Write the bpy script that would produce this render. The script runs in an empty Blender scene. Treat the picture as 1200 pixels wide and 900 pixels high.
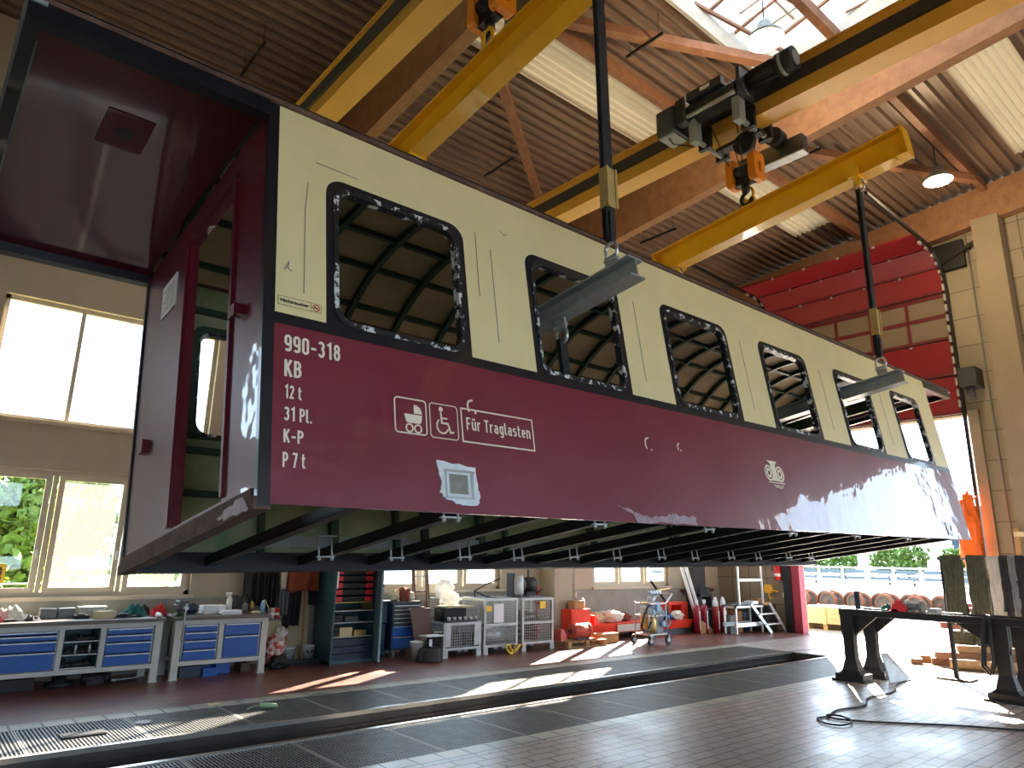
import bpy, bmesh, math, random
from mathutils import Vector, Matrix, Euler
from mathutils.geometry import tessellate_polygon
from mathutils import noise as mnoise

random.seed(7)
SC = bpy.context.scene
COL = SC.collection
PI = math.pi

# ------------------------------------------------------------------ camera
cam_data = bpy.data.cameras.new('camera')
cam_data.sensor_fit = 'HORIZONTAL'
cam_data.sensor_width = 36.0
cam_data.lens = 821.15 / 1200 * 36.0
cam_data.clip_end = 1000
cam = bpy.data.objects.new('camera', cam_data)
COL.objects.link(cam)
CR = Vector((0.76051405, -0.64912544, 0.01595478))
CU = Vector((-0.16941383, -0.17464467, 0.96994752))
CF = Vector((0.62683119, 0.74036167, 0.24279056))
cam.matrix_world = Matrix(((CR.x, CU.x, -CF.x, 0), (CR.y, CU.y, -CF.y, 0), (CR.z, CU.z, -CF.z, 1.8), (0, 0, 0, 1)))
SC.camera = cam

# ------------------------------------------------------------------ light
SUN_AZ, SUN_EL = math.radians(31), math.radians(27)
world = bpy.data.worlds.new('world')
SC.world = world
world.use_nodes = True
wn = world.node_tree
wn.nodes.clear()
w_out = wn.nodes.new('ShaderNodeOutputWorld')
w_bg = wn.nodes.new('ShaderNodeBackground')
w_sky = wn.nodes.new('ShaderNodeTexSky')
w_sky.sky_type = 'HOSEK_WILKIE'
w_sky.sun_direction = (math.cos(SUN_EL) * math.cos(SUN_AZ), math.cos(SUN_EL) * math.sin(SUN_AZ), math.sin(SUN_EL))
w_sky.turbidity = 3.5
w_sky.ground_albedo = 0.4
w_mix = wn.nodes.new('ShaderNodeMixRGB')
w_mix.inputs[0].default_value = 0.65
w_mix.inputs[2].default_value = (0.60, 0.79, 1.0, 1)
wn.links.new(w_sky.outputs[0], w_mix.inputs[1])
wn.links.new(w_mix.outputs[0], w_bg.inputs[0])
w_bg.inputs[1].default_value = 1.6
wn.links.new(w_bg.outputs[0], w_out.inputs[0])

sun_l = bpy.data.lights.new('sun', 'SUN')
sun_l.energy = 12.0
sun_l.angle = math.radians(0.6)
sun_l.color = (1.0, 0.90, 0.74)
sun = bpy.data.objects.new('sun', sun_l)
COL.objects.link(sun)
sun.location = (40, 25, 30)
sun.rotation_euler = Vector((-w_sky.sun_direction[0], -w_sky.sun_direction[1], -w_sky.sun_direction[2])).to_track_quat('-Z', 'Y').to_euler()

SC.view_settings.view_transform = 'Standard'
SC.view_settings.look = 'None'
SC.view_settings.exposure = 2.6
SC.view_settings.gamma = 1.0
SC.view_settings.use_curve_mapping = False
try:
    SC.cycles.use_denoising = True
    SC.cycles.max_bounces = 10
    SC.cycles.diffuse_bounces = 6
    SC.cycles.glossy_bounces = 4
    SC.cycles.transparent_max_bounces = 12
    SC.cycles.sample_clamp_indirect = 12.0
    SC.cycles.caustics_reflective = False
    SC.cycles.caustics_refractive = False
except Exception:
    pass


def portal(loc, sx, sy, direction):
    """daylight through an opening: a sampling portal for the sky"""
    l = bpy.data.lights.new('daylight_portal', 'AREA')
    l.shape = 'RECTANGLE'
    l.size, l.size_y = sx, sy
    l.cycles.is_portal = True
    o = bpy.data.objects.new('daylight_portal', l)
    COL.objects.link(o)
    o.location = loc
    o.rotation_euler = Vector(direction).to_track_quat('-Z', 'Z' if abs(direction[2]) < .9 else 'Y').to_euler()
    return o


# ------------------------------------------------------------------ materials
def lin(c):
    return tuple(((v / 255) / 12.92 if v / 255 <= .04045 else ((v / 255 + .055) / 1.055) ** 2.4) for v in c)


MATS = {}


def mat(name, rgb, rough=.55, metal=0., var=.12, vscale=3., bump=0., bscale=20., coat=0., coat_rough=.04, spec=.5, rgb2=None, rvar=0.):
    if name in MATS:
        return MATS[name]
    m = bpy.data.materials.new(name)
    m.use_nodes = True
    nt = m.node_tree
    b = nt.nodes['Principled BSDF']
    L = nt.links
    c = lin(rgb)
    b.inputs['Roughness'].default_value = rough
    b.inputs['Metallic'].default_value = metal
    b.inputs['Specular IOR Level'].default_value = spec
    if coat:
        b.inputs['Coat Weight'].default_value = coat
        b.inputs['Coat Roughness'].default_value = coat_rough
    tc = nt.nodes.new('ShaderNodeTexCoord')
    if var > 0 or rgb2:
        n = nt.nodes.new('ShaderNodeTexNoise')
        n.inputs['Scale'].default_value = vscale
        n.inputs['Detail'].default_value = 6
        n.inputs['Roughness'].default_value = .65
        L.new(tc.outputs['Object'], n.inputs['Vector'])
        r = nt.nodes.new('ShaderNodeValToRGB')
        r.color_ramp.elements[0].position = .3
        r.color_ramp.elements[1].position = .7
        c2 = lin(rgb2) if rgb2 else tuple(min(1, v * (1 + var)) for v in c)
        c1 = c if rgb2 else tuple(v * (1 - var) for v in c)
        r.color_ramp.elements[0].color = (*c1, 1)
        r.color_ramp.elements[1].color = (*c2, 1)
        L.new(n.outputs['Fac'], r.inputs[0])
        L.new(r.outputs[0], b.inputs['Base Color'])
        if rvar:
            mr = nt.nodes.new('ShaderNodeMapRange')
            mr.inputs['To Min'].default_value = max(0.02, rough - rvar)
            mr.inputs['To Max'].default_value = min(1, rough + rvar)
            L.new(n.outputs['Fac'], mr.inputs['Value'])
            L.new(mr.outputs[0], b.inputs['Roughness'])
    else:
        b.inputs['Base Color'].default_value = (*c, 1)
    if bump:
        n2 = nt.nodes.new('ShaderNodeTexNoise')
        n2.inputs['Scale'].default_value = bscale
        n2.inputs['Detail'].default_value = 3
        L.new(tc.outputs['Object'], n2.inputs['Vector'])
        bp = nt.nodes.new('ShaderNodeBump')
        bp.inputs['Strength'].default_value = min(1, bump)
        bp.inputs['Distance'].default_value = .02
        L.new(n2.outputs['Fac'], bp.inputs['Height'])
        L.new(bp.outputs[0], b.inputs['Normal'])
        if coat:
            L.new(bp.outputs[0], b.inputs['Coat Normal'])
    MATS[name] = m
    return m


def emit(name, rgb, strength):
    if name in MATS:
        return MATS[name]
    m = bpy.data.materials.new(name)
    m.use_nodes = True
    nt = m.node_tree
    b = nt.nodes['Principled BSDF']
    b.inputs['Emission Color'].default_value = (*lin(rgb), 1)
    b.inputs['Emission Strength'].default_value = strength
    MATS[name] = m
    return m


def glass_mat(name, tint=(1, 1, 1), gloss=.06, dirt=.0):
    if name in MATS:
        return MATS[name]
    m = bpy.data.materials.new(name)
    m.use_nodes = True
    nt = m.node_tree
    nt.nodes.clear()
    o = nt.nodes.new('ShaderNodeOutputMaterial')
    t = nt.nodes.new('ShaderNodeBsdfTransparent')
    t.inputs[0].default_value = (*tint, 1)
    g = nt.nodes.new('ShaderNodeBsdfGlossy')
    g.inputs['Roughness'].default_value = .02
    mx = nt.nodes.new('ShaderNodeMixShader')
    mx.inputs[0].default_value = gloss
    nt.links.new(t.outputs[0], mx.inputs[1])
    nt.links.new(g.outputs[0], mx.inputs[2])
    last = mx
    if dirt:
        d = nt.nodes.new('ShaderNodeBsdfTranslucent')
        d.inputs[0].default_value = (.9, .9, .88, 1)
        m2 = nt.nodes.new('ShaderNodeMixShader')
        m2.inputs[0].default_value = dirt
        nt.links.new(mx.outputs[0], m2.inputs[1])
        nt.links.new(d.outputs[0], m2.inputs[2])
        last = m2
    nt.links.new(last.outputs[0], o.inputs[0])
    MATS[name] = m
    return m


def brick_mat(name, c1, c2, mortar, bw, bh, msize=.012, rough=.4, rvar=.12, axes='XY', bump=.3, offset=.5, dirt=.25, spec=.5):
    if name in MATS:
        return MATS[name]
    m = bpy.data.materials.new(name)
    m.use_nodes = True
    nt = m.node_tree
    L = nt.links
    b = nt.nodes['Principled BSDF']
    tc = nt.nodes.new('ShaderNodeTexCoord')
    sp = nt.nodes.new('ShaderNodeSeparateXYZ')
    cb = nt.nodes.new('ShaderNodeCombineXYZ')
    L.new(tc.outputs['Object'], sp.inputs[0])
    L.new(sp.outputs[axes[0]], cb.inputs[0])
    L.new(sp.outputs[axes[1]], cb.inputs[1])
    br = nt.nodes.new('ShaderNodeTexBrick')
    br.offset = offset
    br.inputs['Scale'].default_value = 1
    br.inputs['Brick Width'].default_value = bw
    br.inputs['Row Height'].default_value = bh
    br.inputs['Mortar Size'].default_value = msize
    br.inputs['Mortar Smooth'].default_value = .3
    br.inputs['Color1'].default_value = (*lin(c1), 1)
    br.inputs['Color2'].default_value = (*lin(c2), 1)
    br.inputs['Mortar'].default_value = (*lin(mortar), 1)
    L.new(cb.outputs[0], br.inputs['Vector'])
    n = nt.nodes.new('ShaderNodeTexNoise')
    n.inputs['Scale'].default_value = .9
    n.inputs['Detail'].default_value = 8
    n.inputs['Roughness'].default_value = .7
    L.new(tc.outputs['Object'], n.inputs['Vector'])
    mr = nt.nodes.new('ShaderNodeMapRange')
    mr.inputs['From Min'].default_value = .3
    mr.inputs['From Max'].default_value = .7
    mr.inputs['To Min'].default_value = 1 - dirt
    mr.inputs['To Max'].default_value = 1 + dirt * .5
    L.new(n.outputs['Fac'], mr.inputs['Value'])
    mul = nt.nodes.new('ShaderNodeVectorMath')
    mul.operation = 'MULTIPLY'
    L.new(br.outputs['Color'], mul.inputs[0])
    L.new(mr.outputs[0], mul.inputs[1])
    L.new(mul.outputs[0], b.inputs['Base Color'])
    m3 = nt.nodes.new('ShaderNodeMapRange')
    m3.inputs['From Min'].default_value = .3
    m3.inputs['From Max'].default_value = .7
    m3.inputs['To Min'].default_value = rough - rvar
    m3.inputs['To Max'].default_value = rough + rvar
    L.new(n.outputs['Fac'], m3.inputs['Value'])
    L.new(m3.outputs[0], b.inputs['Roughness'])
    b.inputs['Specular IOR Level'].default_value = spec
    bp = nt.nodes.new('ShaderNodeBump')
    bp.inputs['Strength'].default_value = bump
    bp.inputs['Distance'].default_value = .004
    bp.invert = True
    L.new(br.outputs['Fac'], bp.inputs['Height'])
    L.new(bp.outputs[0], b.inputs['Normal'])
    MATS[name] = m
    return m


def fleck_mat(name, base, fleck, scale=14., lo=.52, hi=.56, rough=.4):
    """a base coat with sharp-edged flecks of a second colour"""
    m = mat(name, base, rough=rough, var=.1)
    nt = m.node_tree
    b = nt.nodes['Principled BSDF']
    r = [n for n in nt.nodes if n.type == 'VALTORGB'][0]
    n = [n for n in nt.nodes if n.type == 'TEX_NOISE'][0]
    n.inputs['Scale'].default_value = scale
    r.color_ramp.elements[0].position = lo
    r.color_ramp.elements[1].position = hi
    r.color_ramp.elements[0].color = (*lin(base), 1)
    r.color_ramp.elements[1].color = (*lin(fleck), 1)
    return m


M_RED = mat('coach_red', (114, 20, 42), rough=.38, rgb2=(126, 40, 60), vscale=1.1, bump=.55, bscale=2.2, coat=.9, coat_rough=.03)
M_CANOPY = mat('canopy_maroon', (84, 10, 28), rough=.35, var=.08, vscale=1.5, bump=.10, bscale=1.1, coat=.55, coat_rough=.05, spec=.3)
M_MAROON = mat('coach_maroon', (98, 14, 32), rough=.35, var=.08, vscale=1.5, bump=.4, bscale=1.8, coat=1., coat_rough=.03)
M_CREAM = mat('coach_cream', (228, 214, 160), rough=.42, var=.05, vscale=2.5, bump=.1, bscale=3)
M_BLACKP = mat('black_paint', (20, 23, 30), rough=.32, var=.25, vscale=6, coat=.4)
M_SEAL = fleck_mat('sealant_flecks', (24, 26, 30), (214, 218, 216), scale=12, lo=.54, hi=.57)
M_GREEN = mat('green_primer', (116, 146, 108), rough=.6, rgb2=(176, 170, 138), vscale=4, var=.2)
M_DKGREEN = mat('dark_green_steel', (44, 66, 46), rough=.5, var=.3, vscale=6)
M_CEIL = mat('coach_ceiling_board', (186, 162, 130), rough=.6, rgb2=(146, 130, 98), vscale=2.4, var=.2)
M_BLACKST = mat('black_steel', (26, 25, 27), rough=.5, metal=.3, var=.3, vscale=7)
M_RUST = mat('rusty_edge', (64, 42, 34), rough=.8, rgb2=(112, 86, 72), vscale=6)
M_SILVER = mat('bare_metal', (190, 196, 200), rough=.3, metal=.8, var=.15, vscale=10)
M_FILLER = mat('filler_putty', (222, 230, 234), rough=.35, var=.12, vscale=14, bump=.5, bscale=30, coat=.5)
M_FILLGREY = mat('filler_centre', (150, 150, 142), rough=.5, rgb2=(118, 118, 108), vscale=18)
M_SMEAR = mat('filler_smear', (178, 158, 166), rough=.5, rgb2=(140, 104, 116), vscale=14)
M_LETTER = mat('lettering_cream', (240, 228, 204), rough=.5, var=0)
M_LETBLACK = mat('lettering_black', (24, 22, 22), rough=.5, var=0)
M_SIGNRED = mat('sign_red', (190, 40, 40), rough=.5, var=0)
M_YELLOW = mat('crane_yellow', (240, 184, 30), rough=.38, var=.08, vscale=3, coat=.3)
M_YELLOWD = mat('girder_yellow', (220, 170, 70), rough=.42, var=.06, vscale=2)
M_ORANGE = mat('hook_orange', (226, 138, 22), rough=.4, var=.08)
M_MACH = mat('hoist_grey_blue', (52, 60, 68), rough=.4, var=.15, coat=.3)
M_MACHL = mat('hoist_light_grey', (150, 160, 164), rough=.4, var=.1)
M_RUBBER = mat('black_rubber', (22, 22, 23), rough=.6, var=.2)
M_STRAP = mat('black_webbing', (34, 34, 36), rough=.8, var=.3, vscale=18, bump=.3, bscale=60)
M_SLEEVE = mat('sling_sleeve', (186, 160, 96), rough=.7, var=.15)
M_BAR = mat('grey_steel_beam', (160, 166, 166), rough=.4, metal=.1, rgb2=(132, 138, 140), vscale=7)
M_GALV = mat('galvanised', (176, 178, 176), rough=.4, metal=.5, var=.15, vscale=8)
M_ALU = mat('aluminium', (200, 202, 200), rough=.35, metal=.6, var=.08, vscale=8)
M_GLULAM = mat('glulam_wood', (160, 118, 84), rough=.65, rgb2=(130, 92, 64), vscale=5, var=.2)
M_PURLIN = mat('timber_brown', (146, 104, 76), rough=.65, rgb2=(114, 76, 54), vscale=5)
M_ROOF = mat('brown_corrugated_sheet', (120, 99, 83), rough=.45, var=.12, vscale=.8)
M_WALL = mat('beige_wall', (180, 168, 148), rough=.8, var=.07, vscale=1.5, bump=.15, bscale=40)
M_WALLG = mat('grey_concrete', (160, 158, 150), rough=.85, rgb2=(140, 136, 126), vscale=3)
M_FRAME = mat('window_frame_beige', (196, 184, 162), rough=.5, var=.06)
M_GLASS = glass_mat('window_glass')
M_GLASSD = glass_mat('window_glass_dusty', dirt=.04)
M_BLOCK = brick_mat('end_wall_blocks', (158, 147, 128), (147, 137, 118), (100, 92, 80), .55, .70, .012, rough=.75, rvar=.08, axes='YZ', bump=.5, offset=0, dirt=.12, spec=.3)
M_TILE = brick_mat('floor_tiles', (190, 174, 162), (166, 150, 140), (76, 66, 60), .32, .15, .013, rough=.35, rvar=.10, dirt=.16, spec=.95)
M_TILER = brick_mat('red_floor_tiles', (126, 80, 72), (110, 68, 60), (82, 62, 54), .24, .12, .010, rough=.36, rvar=.10, dirt=.2, spec=.7)
M_TILEB = brick_mat('border_tiles', (196, 190, 174), (158, 162, 152), (90, 84, 74), .3, .29, .014, rough=.34, rvar=.1, offset=0, dirt=.3)
M_PIT = mat('pit_concrete', (60, 57, 54), rough=.8, var=.25)
M_GRATE = mat('grating_steel', (112, 112, 110), rough=.42, metal=.5, var=.25, vscale=6)
M_RAIL = mat('rail_steel', (78, 74, 72), rough=.4, metal=.6, var=.25)
M_JOINT = mat('grating_joint', (138, 136, 130), rough=.5, metal=.4, var=.15)
M_RAILTOP = mat('rail_head_worn', (190, 186, 178), rough=.25, metal=.8, var=.1)
M_DOORRED = mat('door_red', (122, 14, 27), rough=.45, var=.08)
M_DOORDK = mat('door_maroon_rail', (96, 24, 32), rough=.5, var=.1)
M_DOORPANE = mat('door_pane', (122, 110, 94), rough=.35, var=.06)
M_POST = mat('door_post_red', (150, 46, 66), rough=.5, var=.1)
M_BENCH = mat('bench_grey', (186, 186, 178), rough=.5, var=.1, vscale=6)
M_WTOP = mat('worktop_grey', (112, 102, 94), rough=.5, rgb2=(86, 78, 70), vscale=6)
M_BLUE = mat('drawer_blue', (14, 78, 158), rough=.42, var=.06)
M_TEAL = mat('locker_teal', (52, 84, 92), rough=.45, var=.12)
M_TEALL = mat('locker_teal_edge', (120, 160, 168), rough=.45, var=.1)  # paler copy of the locker teal, edge light put into the colour
M_TOOLBLUE = mat('tool_dark_blue', (26, 40, 62), rough=.45, var=.15)
M_BINRED = mat('latch_red', (206, 44, 56), rough=.45, var=.06)
M_WHITE = mat('white_plastic', (226, 226, 222), rough=.5, var=.05)
M_PAPER = mat('paper_white', (234, 234, 238), rough=.8, var=.03)
M_CARD = mat('cardboard', (176, 138, 92), rough=.8, var=.08)
M_CARDL = mat('pale_cardboard', (206, 192, 156), rough=.8, var=.08)
M_GREY = mat('mid_grey', (112, 114, 116), rough=.5, var=.1)
M_DKGREY = mat('dark_grey', (56, 58, 60), rough=.5, var=.15)
M_BLACK = mat('matte_black', (24, 24, 25), rough=.6, var=.2)
M_REDC = mat('red_cloth', (196, 40, 46), rough=.85, var=.15, vscale=12)
M_WHITEC = mat('white_cloth', (222, 216, 204), rough=.9, var=.12, vscale=12)
M_TEALC = mat('teal_cloth', (28, 96, 96), rough=.85, var=.2, vscale=12)
M_BROWNC = mat('brown_cloth', (130, 64, 44), rough=.9, var=.15, vscale=10)
M_DKC = mat('dark_cloth', (40, 40, 44), rough=.9, var=.25, vscale=10)
M_SKIN = mat('sack_beige', (210, 192, 160), rough=.9, rgb2=(186, 150, 120), vscale=8)
M_WOOD = mat('pallet_wood', (186, 152, 108), rough=.8, rgb2=(150, 116, 78), vscale=9)
M_WOODO = mat('broom_wood', (166, 112, 66), rough=.6, var=.1)
M_BROWNP = mat('brown_board', (86, 58, 50), rough=.5, var=.12)
M_REDM = mat('machine_red', (226, 62, 36), rough=.45, var=.08)
M_REDD = mat('motor_red', (196, 92, 76), rough=.5, var=.12)
M_CYLRED = mat('cylinder_maroon', (146, 22, 44), rough=.35, var=.06, coat=.4)
M_EXT = mat('extinguisher_red', (206, 26, 34), rough=.3, var=.05, coat=.5)
M_TAG = mat('yellow_tag', (246, 206, 70), rough=.6, var=.04)
M_SAGE = mat('sling_green', (86, 86, 66), rough=.85, rgb2=(58, 60, 48), vscale=12)
M_LGREY = mat('sling_pale', (196, 192, 182), rough=.8, var=.12, vscale=10)
M_GAUGE = mat('gauge_blue', (120, 168, 206), rough=.3, var=.05)
M_BRASS = mat('brass', (176, 150, 92), rough=.35, metal=.7, var=.1)
M_YARD = mat('yard_ground', (140, 132, 120), rough=.85, rgb2=(116, 108, 98), vscale=1.2)
M_LEAF = mat('leaf_green', (92, 118, 36), rough=.7, rgb2=(58, 88, 28), vscale=2.2)
M_BARK = mat('bark', (86, 66, 48), rough=.9, var=.2)
M_WHEEL = mat('wheel_rust', (128, 72, 44), rough=.75, rgb2=(90, 56, 40), vscale=6)
M_WHEELF = mat('wheel_face', (84, 74, 68), rough=.6, rgb2=(60, 52, 48), vscale=7)
M_RAILRUST = mat('rail_rust', (112, 56, 48), rough=.75, var=.15)
M_FENCE = mat('fence_white', (150, 152, 152), rough=.6, var=.03)
M_FENCEB = mat('fence_board', (84, 100, 112), rough=.6, var=.05)
M_BLDG = mat('far_building_blue', (26, 56, 78), rough=.5, var=.08)
M_CRATE = mat('yellow_crate', (190, 174, 134), rough=.7, var=.08)
M_TARP = mat('orange_tarp', (240, 106, 20), rough=.5, var=.12, vscale=8, bump=.6, bscale=8)
M_CONC = mat('column_concrete', (142, 128, 108), rough=.8, var=.08, vscale=2)
M_LAMP = emit('lamp_glow', (255, 226, 170), 14)


def translucent(name, rgb, t):
    m = bpy.data.materials.new(name)
    m.use_nodes = True
    nt = m.node_tree
    nt.nodes.clear()
    o = nt.nodes.new('ShaderNodeOutputMaterial')
    d = nt.nodes.new('ShaderNodeBsdfDiffuse')
    d.inputs[0].default_value = (*lin(rgb), 1)
    tr = nt.nodes.new('ShaderNodeBsdfTranslucent')
    tr.inputs[0].default_value = (*lin(rgb), 1)
    mx = nt.nodes.new('ShaderNodeMixShader')
    mx.inputs[0].default_value = t
    nt.links.new(d.outputs[0], mx.inputs[1])
    nt.links.new(tr.outputs[0], mx.inputs[2])
    nt.links.new(mx.outputs[0], o.inputs[0])
    MATS[name] = m
    return m


M_TRANS = translucent('translucent_sheet', (206, 200, 184), .16)
M_WRAP = translucent('clear_wrap', (226, 226, 222), .4)


# ------------------------------------------------------------------ mesh builder
class MB:
    def __init__(s):
        s.v, s.f, s.sm, s.mi = [], [], [], []

    def add(s, vs, fs, smooth=False, mi=0):
        o = len(s.v)
        s.v += [tuple(p) for p in vs]
        for f in fs:
            s.f.append(tuple(i + o for i in f))
            s.sm.append(smooth)
            s.mi.append(mi)
        return s

    def box(s, x0, y0, z0, x1, y1, z1, mi=0):
        x0, x1 = min(x0, x1), max(x0, x1)
        y0, y1 = min(y0, y1), max(y0, y1)
        z0, z1 = min(z0, z1), max(z0, z1)
        return s.add([(x0, y0, z0), (x1, y0, z0), (x1, y1, z0), (x0, y1, z0), (x0, y0, z1), (x1, y0, z1), (x1, y1, z1), (x0, y1, z1)],
                     [(0, 3, 2, 1), (4, 5, 6, 7), (0, 1, 5, 4), (1, 2, 6, 5), (2, 3, 7, 6), (3, 0, 4, 7)], mi=mi)

    def hexa(s, a, b, mi=0):
        """bottom quad a (4 pts) and top quad b, counter-clockwise seen from above"""
        return s.add(list(a) + list(b), [(0, 3, 2, 1), (4, 5, 6, 7), (0, 1, 5, 4), (1, 2, 6, 5), (2, 3, 7, 6), (3, 0, 4, 7)], mi=mi)

    def bar(s, p0, p1, w, h, up=(0, 0, 1), mi=0):
        """square bar from p0 to p1; w across, h along up"""
        p0, p1, up = Vector(p0), Vector(p1), Vector(up)
        d = (p1 - p0).normalized()
        r = d.cross(up)
        if r.length < 1e-4:
            r = d.cross(Vector((1, 0, 0)))
        r.normalize()
        u = r.cross(d)
        a = [p0 - r * w / 2 - u * h / 2, p0 + r * w / 2 - u * h / 2, p0 + r * w / 2 + u * h / 2, p0 - r * w / 2 + u * h / 2]
        b = [q + (p1 - p0) for q in a]
        return s.add(a + b, [(0, 1, 2, 3), (7, 6, 5, 4), (0, 4, 5, 1), (1, 5, 6, 2), (2, 6, 7, 3), (3, 7, 4, 0)], mi=mi)

    def ibeam(s, p0, p1, w, h, tw, tf, up=(0, 0, 1), mi=0):
        p0, p1, up = Vector(p0), Vector(p1), Vector(up)
        d = (p1 - p0).normalized()
        r = d.cross(up).normalized()
        u = r.cross(d)
        s.bar(p0 + u * (h / 2 - tf / 2), p1 + u * (h / 2 - tf / 2), w, tf, u, mi)
        s.bar(p0 - u * (h / 2 - tf / 2), p1 - u * (h / 2 - tf / 2), w, tf, u, mi)
        return s.bar(p0, p1, tw, h - 2 * tf, u, mi)

    def cyl(s, p0, p1, r0, r1=None, n=16, caps=True, smooth=True, mi=0):
        r1 = r0 if r1 is None else r1
        p0, p1 = Vector(p0), Vector(p1)
        d = (p1 - p0).normalized()
        a = d.orthogonal().normalized()
        b = d.cross(a)
        vs = []
        for p, r in ((p0, r0), (p1, r1)):
            for i in range(n):
                t = 2 * PI * i / n
                vs.append(p + (a * math.cos(t) + b * math.sin(t)) * r)
        s.add(vs, [(i, (i + 1) % n, n + (i + 1) % n, n + i) for i in range(n)], smooth, mi)
        if caps:
            o = len(s.v) - 2 * n
            s.f.append(tuple(o + i for i in reversed(range(n))))
            s.f.append(tuple(o + n + i for i in range(n)))
            s.sm += [False, False]
            s.mi += [mi, mi]
        return s

    def tube(s, path, r, n=8, closed=False, mi=0):
        P = [Vector(p) for p in path]
        m = len(P)
        vs = []
        a = None
        for i in range(m):
            if closed:
                d = (P[(i + 1) % m] - P[i - 1]).normalized()
            else:
                d = (P[min(i + 1, m - 1)] - P[max(i - 1, 0)]).normalized()
            if a is None:
                a = d.orthogonal().normalized()
            a = (a - d * a.dot(d))
            a = a.normalized() if a.length > 1e-5 else d.orthogonal().normalized()
            b = d.cross(a)
            for k in range(n):
                t = 2 * PI * k / n
                vs.append(P[i] + (a * math.cos(t) + b * math.sin(t)) * r)
        fs = []
        for i in range(m if closed else m - 1):
            j = (i + 1) % m
            for k in range(n):
                fs.append((i * n + k, i * n + (k + 1) % n, j * n + (k + 1) % n, j * n + k))
        s.add(vs, fs, True, mi)
        if not closed:
            o = len(s.v) - m * n
            s.f.append(tuple(o + k for k in reversed(range(n))))
            s.f.append(tuple(o + (m - 1) * n + k for k in range(n)))
            s.sm += [False, False]
            s.mi += [mi, mi]
        return s

    def lathe(s, prof, c=(0, 0, 0), n=20, axis=(0, 0, 1), mi=0, smooth=True):
        c, d = Vector(c), Vector(axis).normalized()
        a = d.orthogonal().normalized()
        b = d.cross(a)
        vs = []
        for r, z in prof:
            for k in range(n):
                t = 2 * PI * k / n
                vs.append(c + d * z + (a * math.cos(t) + b * math.sin(t)) * max(r, 1e-4))
        fs = []
        for i in range(len(prof) - 1):
            for k in range(n):
                fs.append((i * n + k, i * n + (k + 1) % n, (i + 1) * n + (k + 1) % n, (i + 1) * n + k))
        return s.add(vs, fs, smooth, mi)

    def ball(s, c, r, n=14, m=9, mi=0, jitter=0., seed=0):
        rx, ry, rz = r if hasattr(r, '__len__') else (r, r, r)
        vs, fs = [], []
        for i in range(m + 1):
            ph = PI * i / m
            for k in range(n):
                t = 2 * PI * k / n
                d = Vector((math.sin(ph) * math.cos(t), math.sin(ph) * math.sin(t), math.cos(ph)))
                q = 1.
                if jitter:
                    q += jitter * mnoise.noise(d * 2.3 + Vector((seed * 3.1, seed * 1.7, seed)))
                    q += jitter * .5 * mnoise.noise(d * 5.1 + Vector((seed, seed * 2.7, 4)))
                vs.append((c[0] + d.x * rx * q, c[1] + d.y * ry * q, c[2] + d.z * rz * q))
        for i in range(m):
            for k in range(n):
                fs.append((i * n + k, (i + 1) * n + k, (i + 1) * n + (k + 1) % n, i * n + (k + 1) % n))
        return s.add(vs, fs, True, mi)

    def plate(s, outer, holes, fn, t, mi=0, mib=None, mie=None):
        """flat plate with holes; fn maps (u, v, w) to a point, w runs from 0 to t"""
        loops = [outer] + list(holes)
        pts = [p for l in loops for p in l]
        tris = tessellate_polygon([[Vector((p[0], p[1], 0)) for p in l] for l in loops])
        mib = mi if mib is None else mib
        mie = mi if mie is None else mie
        n = len(pts)
        fs = [tuple(tr) for tr in tris] + [tuple(i + n for i in reversed(tr)) for tr in tris]
        ms = [mi] * len(tris) + [mib] * len(tris)
        o = 0
        for l in loops:
            k = len(l)
            for i in range(k):
                fs.append((o + i, o + (i + 1) % k, n + o + (i + 1) % k, n + o + i))
                ms.append(mie)
            o += k
        b = len(s.v)
        s.add([fn(p[0], p[1], 0) for p in pts] + [fn(p[0], p[1], t) for p in pts], fs)
        s.mi[-len(ms):] = ms
        return s

    def prism(s, poly, fn, t, mi=0):
        return s.plate(poly, [], fn, t, mi)

    def xform(s, M):
        s.v = [tuple(M @ Vector(p)) for p in s.v]
        return s

    def build(s, name, mats, parent=None, base=None, bevel=0., solid=None):
        """ONE mesh object; child coordinates are taken relative to its thing's base point"""
        me = bpy.data.meshes.new(name)
        if parent is not None:
            o0 = ORIG.get(parent.name, Vector((0, 0, 0)))
        elif base is not None:
            o0 = Vector(base)
        else:
            xs, ys, zs = zip(*s.v)
            o0 = Vector(((min(xs) + max(xs)) / 2, (min(ys) + max(ys)) / 2, min(zs)))
        me.from_pydata([tuple(Vector(p) - o0) for p in s.v], [], s.f)
        for m in (mats if isinstance(mats, (list, tuple)) else [mats]):
            me.materials.append(m)
        me.polygons.foreach_set('use_smooth', s.sm)
        me.polygons.foreach_set('material_index', s.mi)
        bm = bmesh.new()
        bm.from_mesh(me)
        bmesh.ops.recalc_face_normals(bm, faces=bm.faces)
        bm.to_mesh(me)
        bm.free()
        me.update()
        o = bpy.data.objects.new(name, me)
        COL.objects.link(o)
        if parent is not None:
            o.parent = parent
            ORIG[o.name] = o0
        else:
            o.location = o0
            ORIG[o.name] = o0
        if bevel:
            bv = o.modifiers.new('bevel', 'BEVEL')
            bv.width = bevel
            bv.segments = 2
            bv.limit_method = 'ANGLE'
        return o


ORIG = {}


def thing(name, label, cat, loc=(0, 0, 0), group=None, rot=None, local=False):
    o = bpy.data.objects.new(name, None)
    o.empty_display_size = .1
    COL.objects.link(o)
    o.location = loc
    if rot:
        o.rotation_euler = rot
    ORIG[o.name] = Vector((0, 0, 0)) if local else Vector(loc)
    o['label'] = label
    o['category'] = cat
    if group:
        o['group'] = group
    return o


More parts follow.
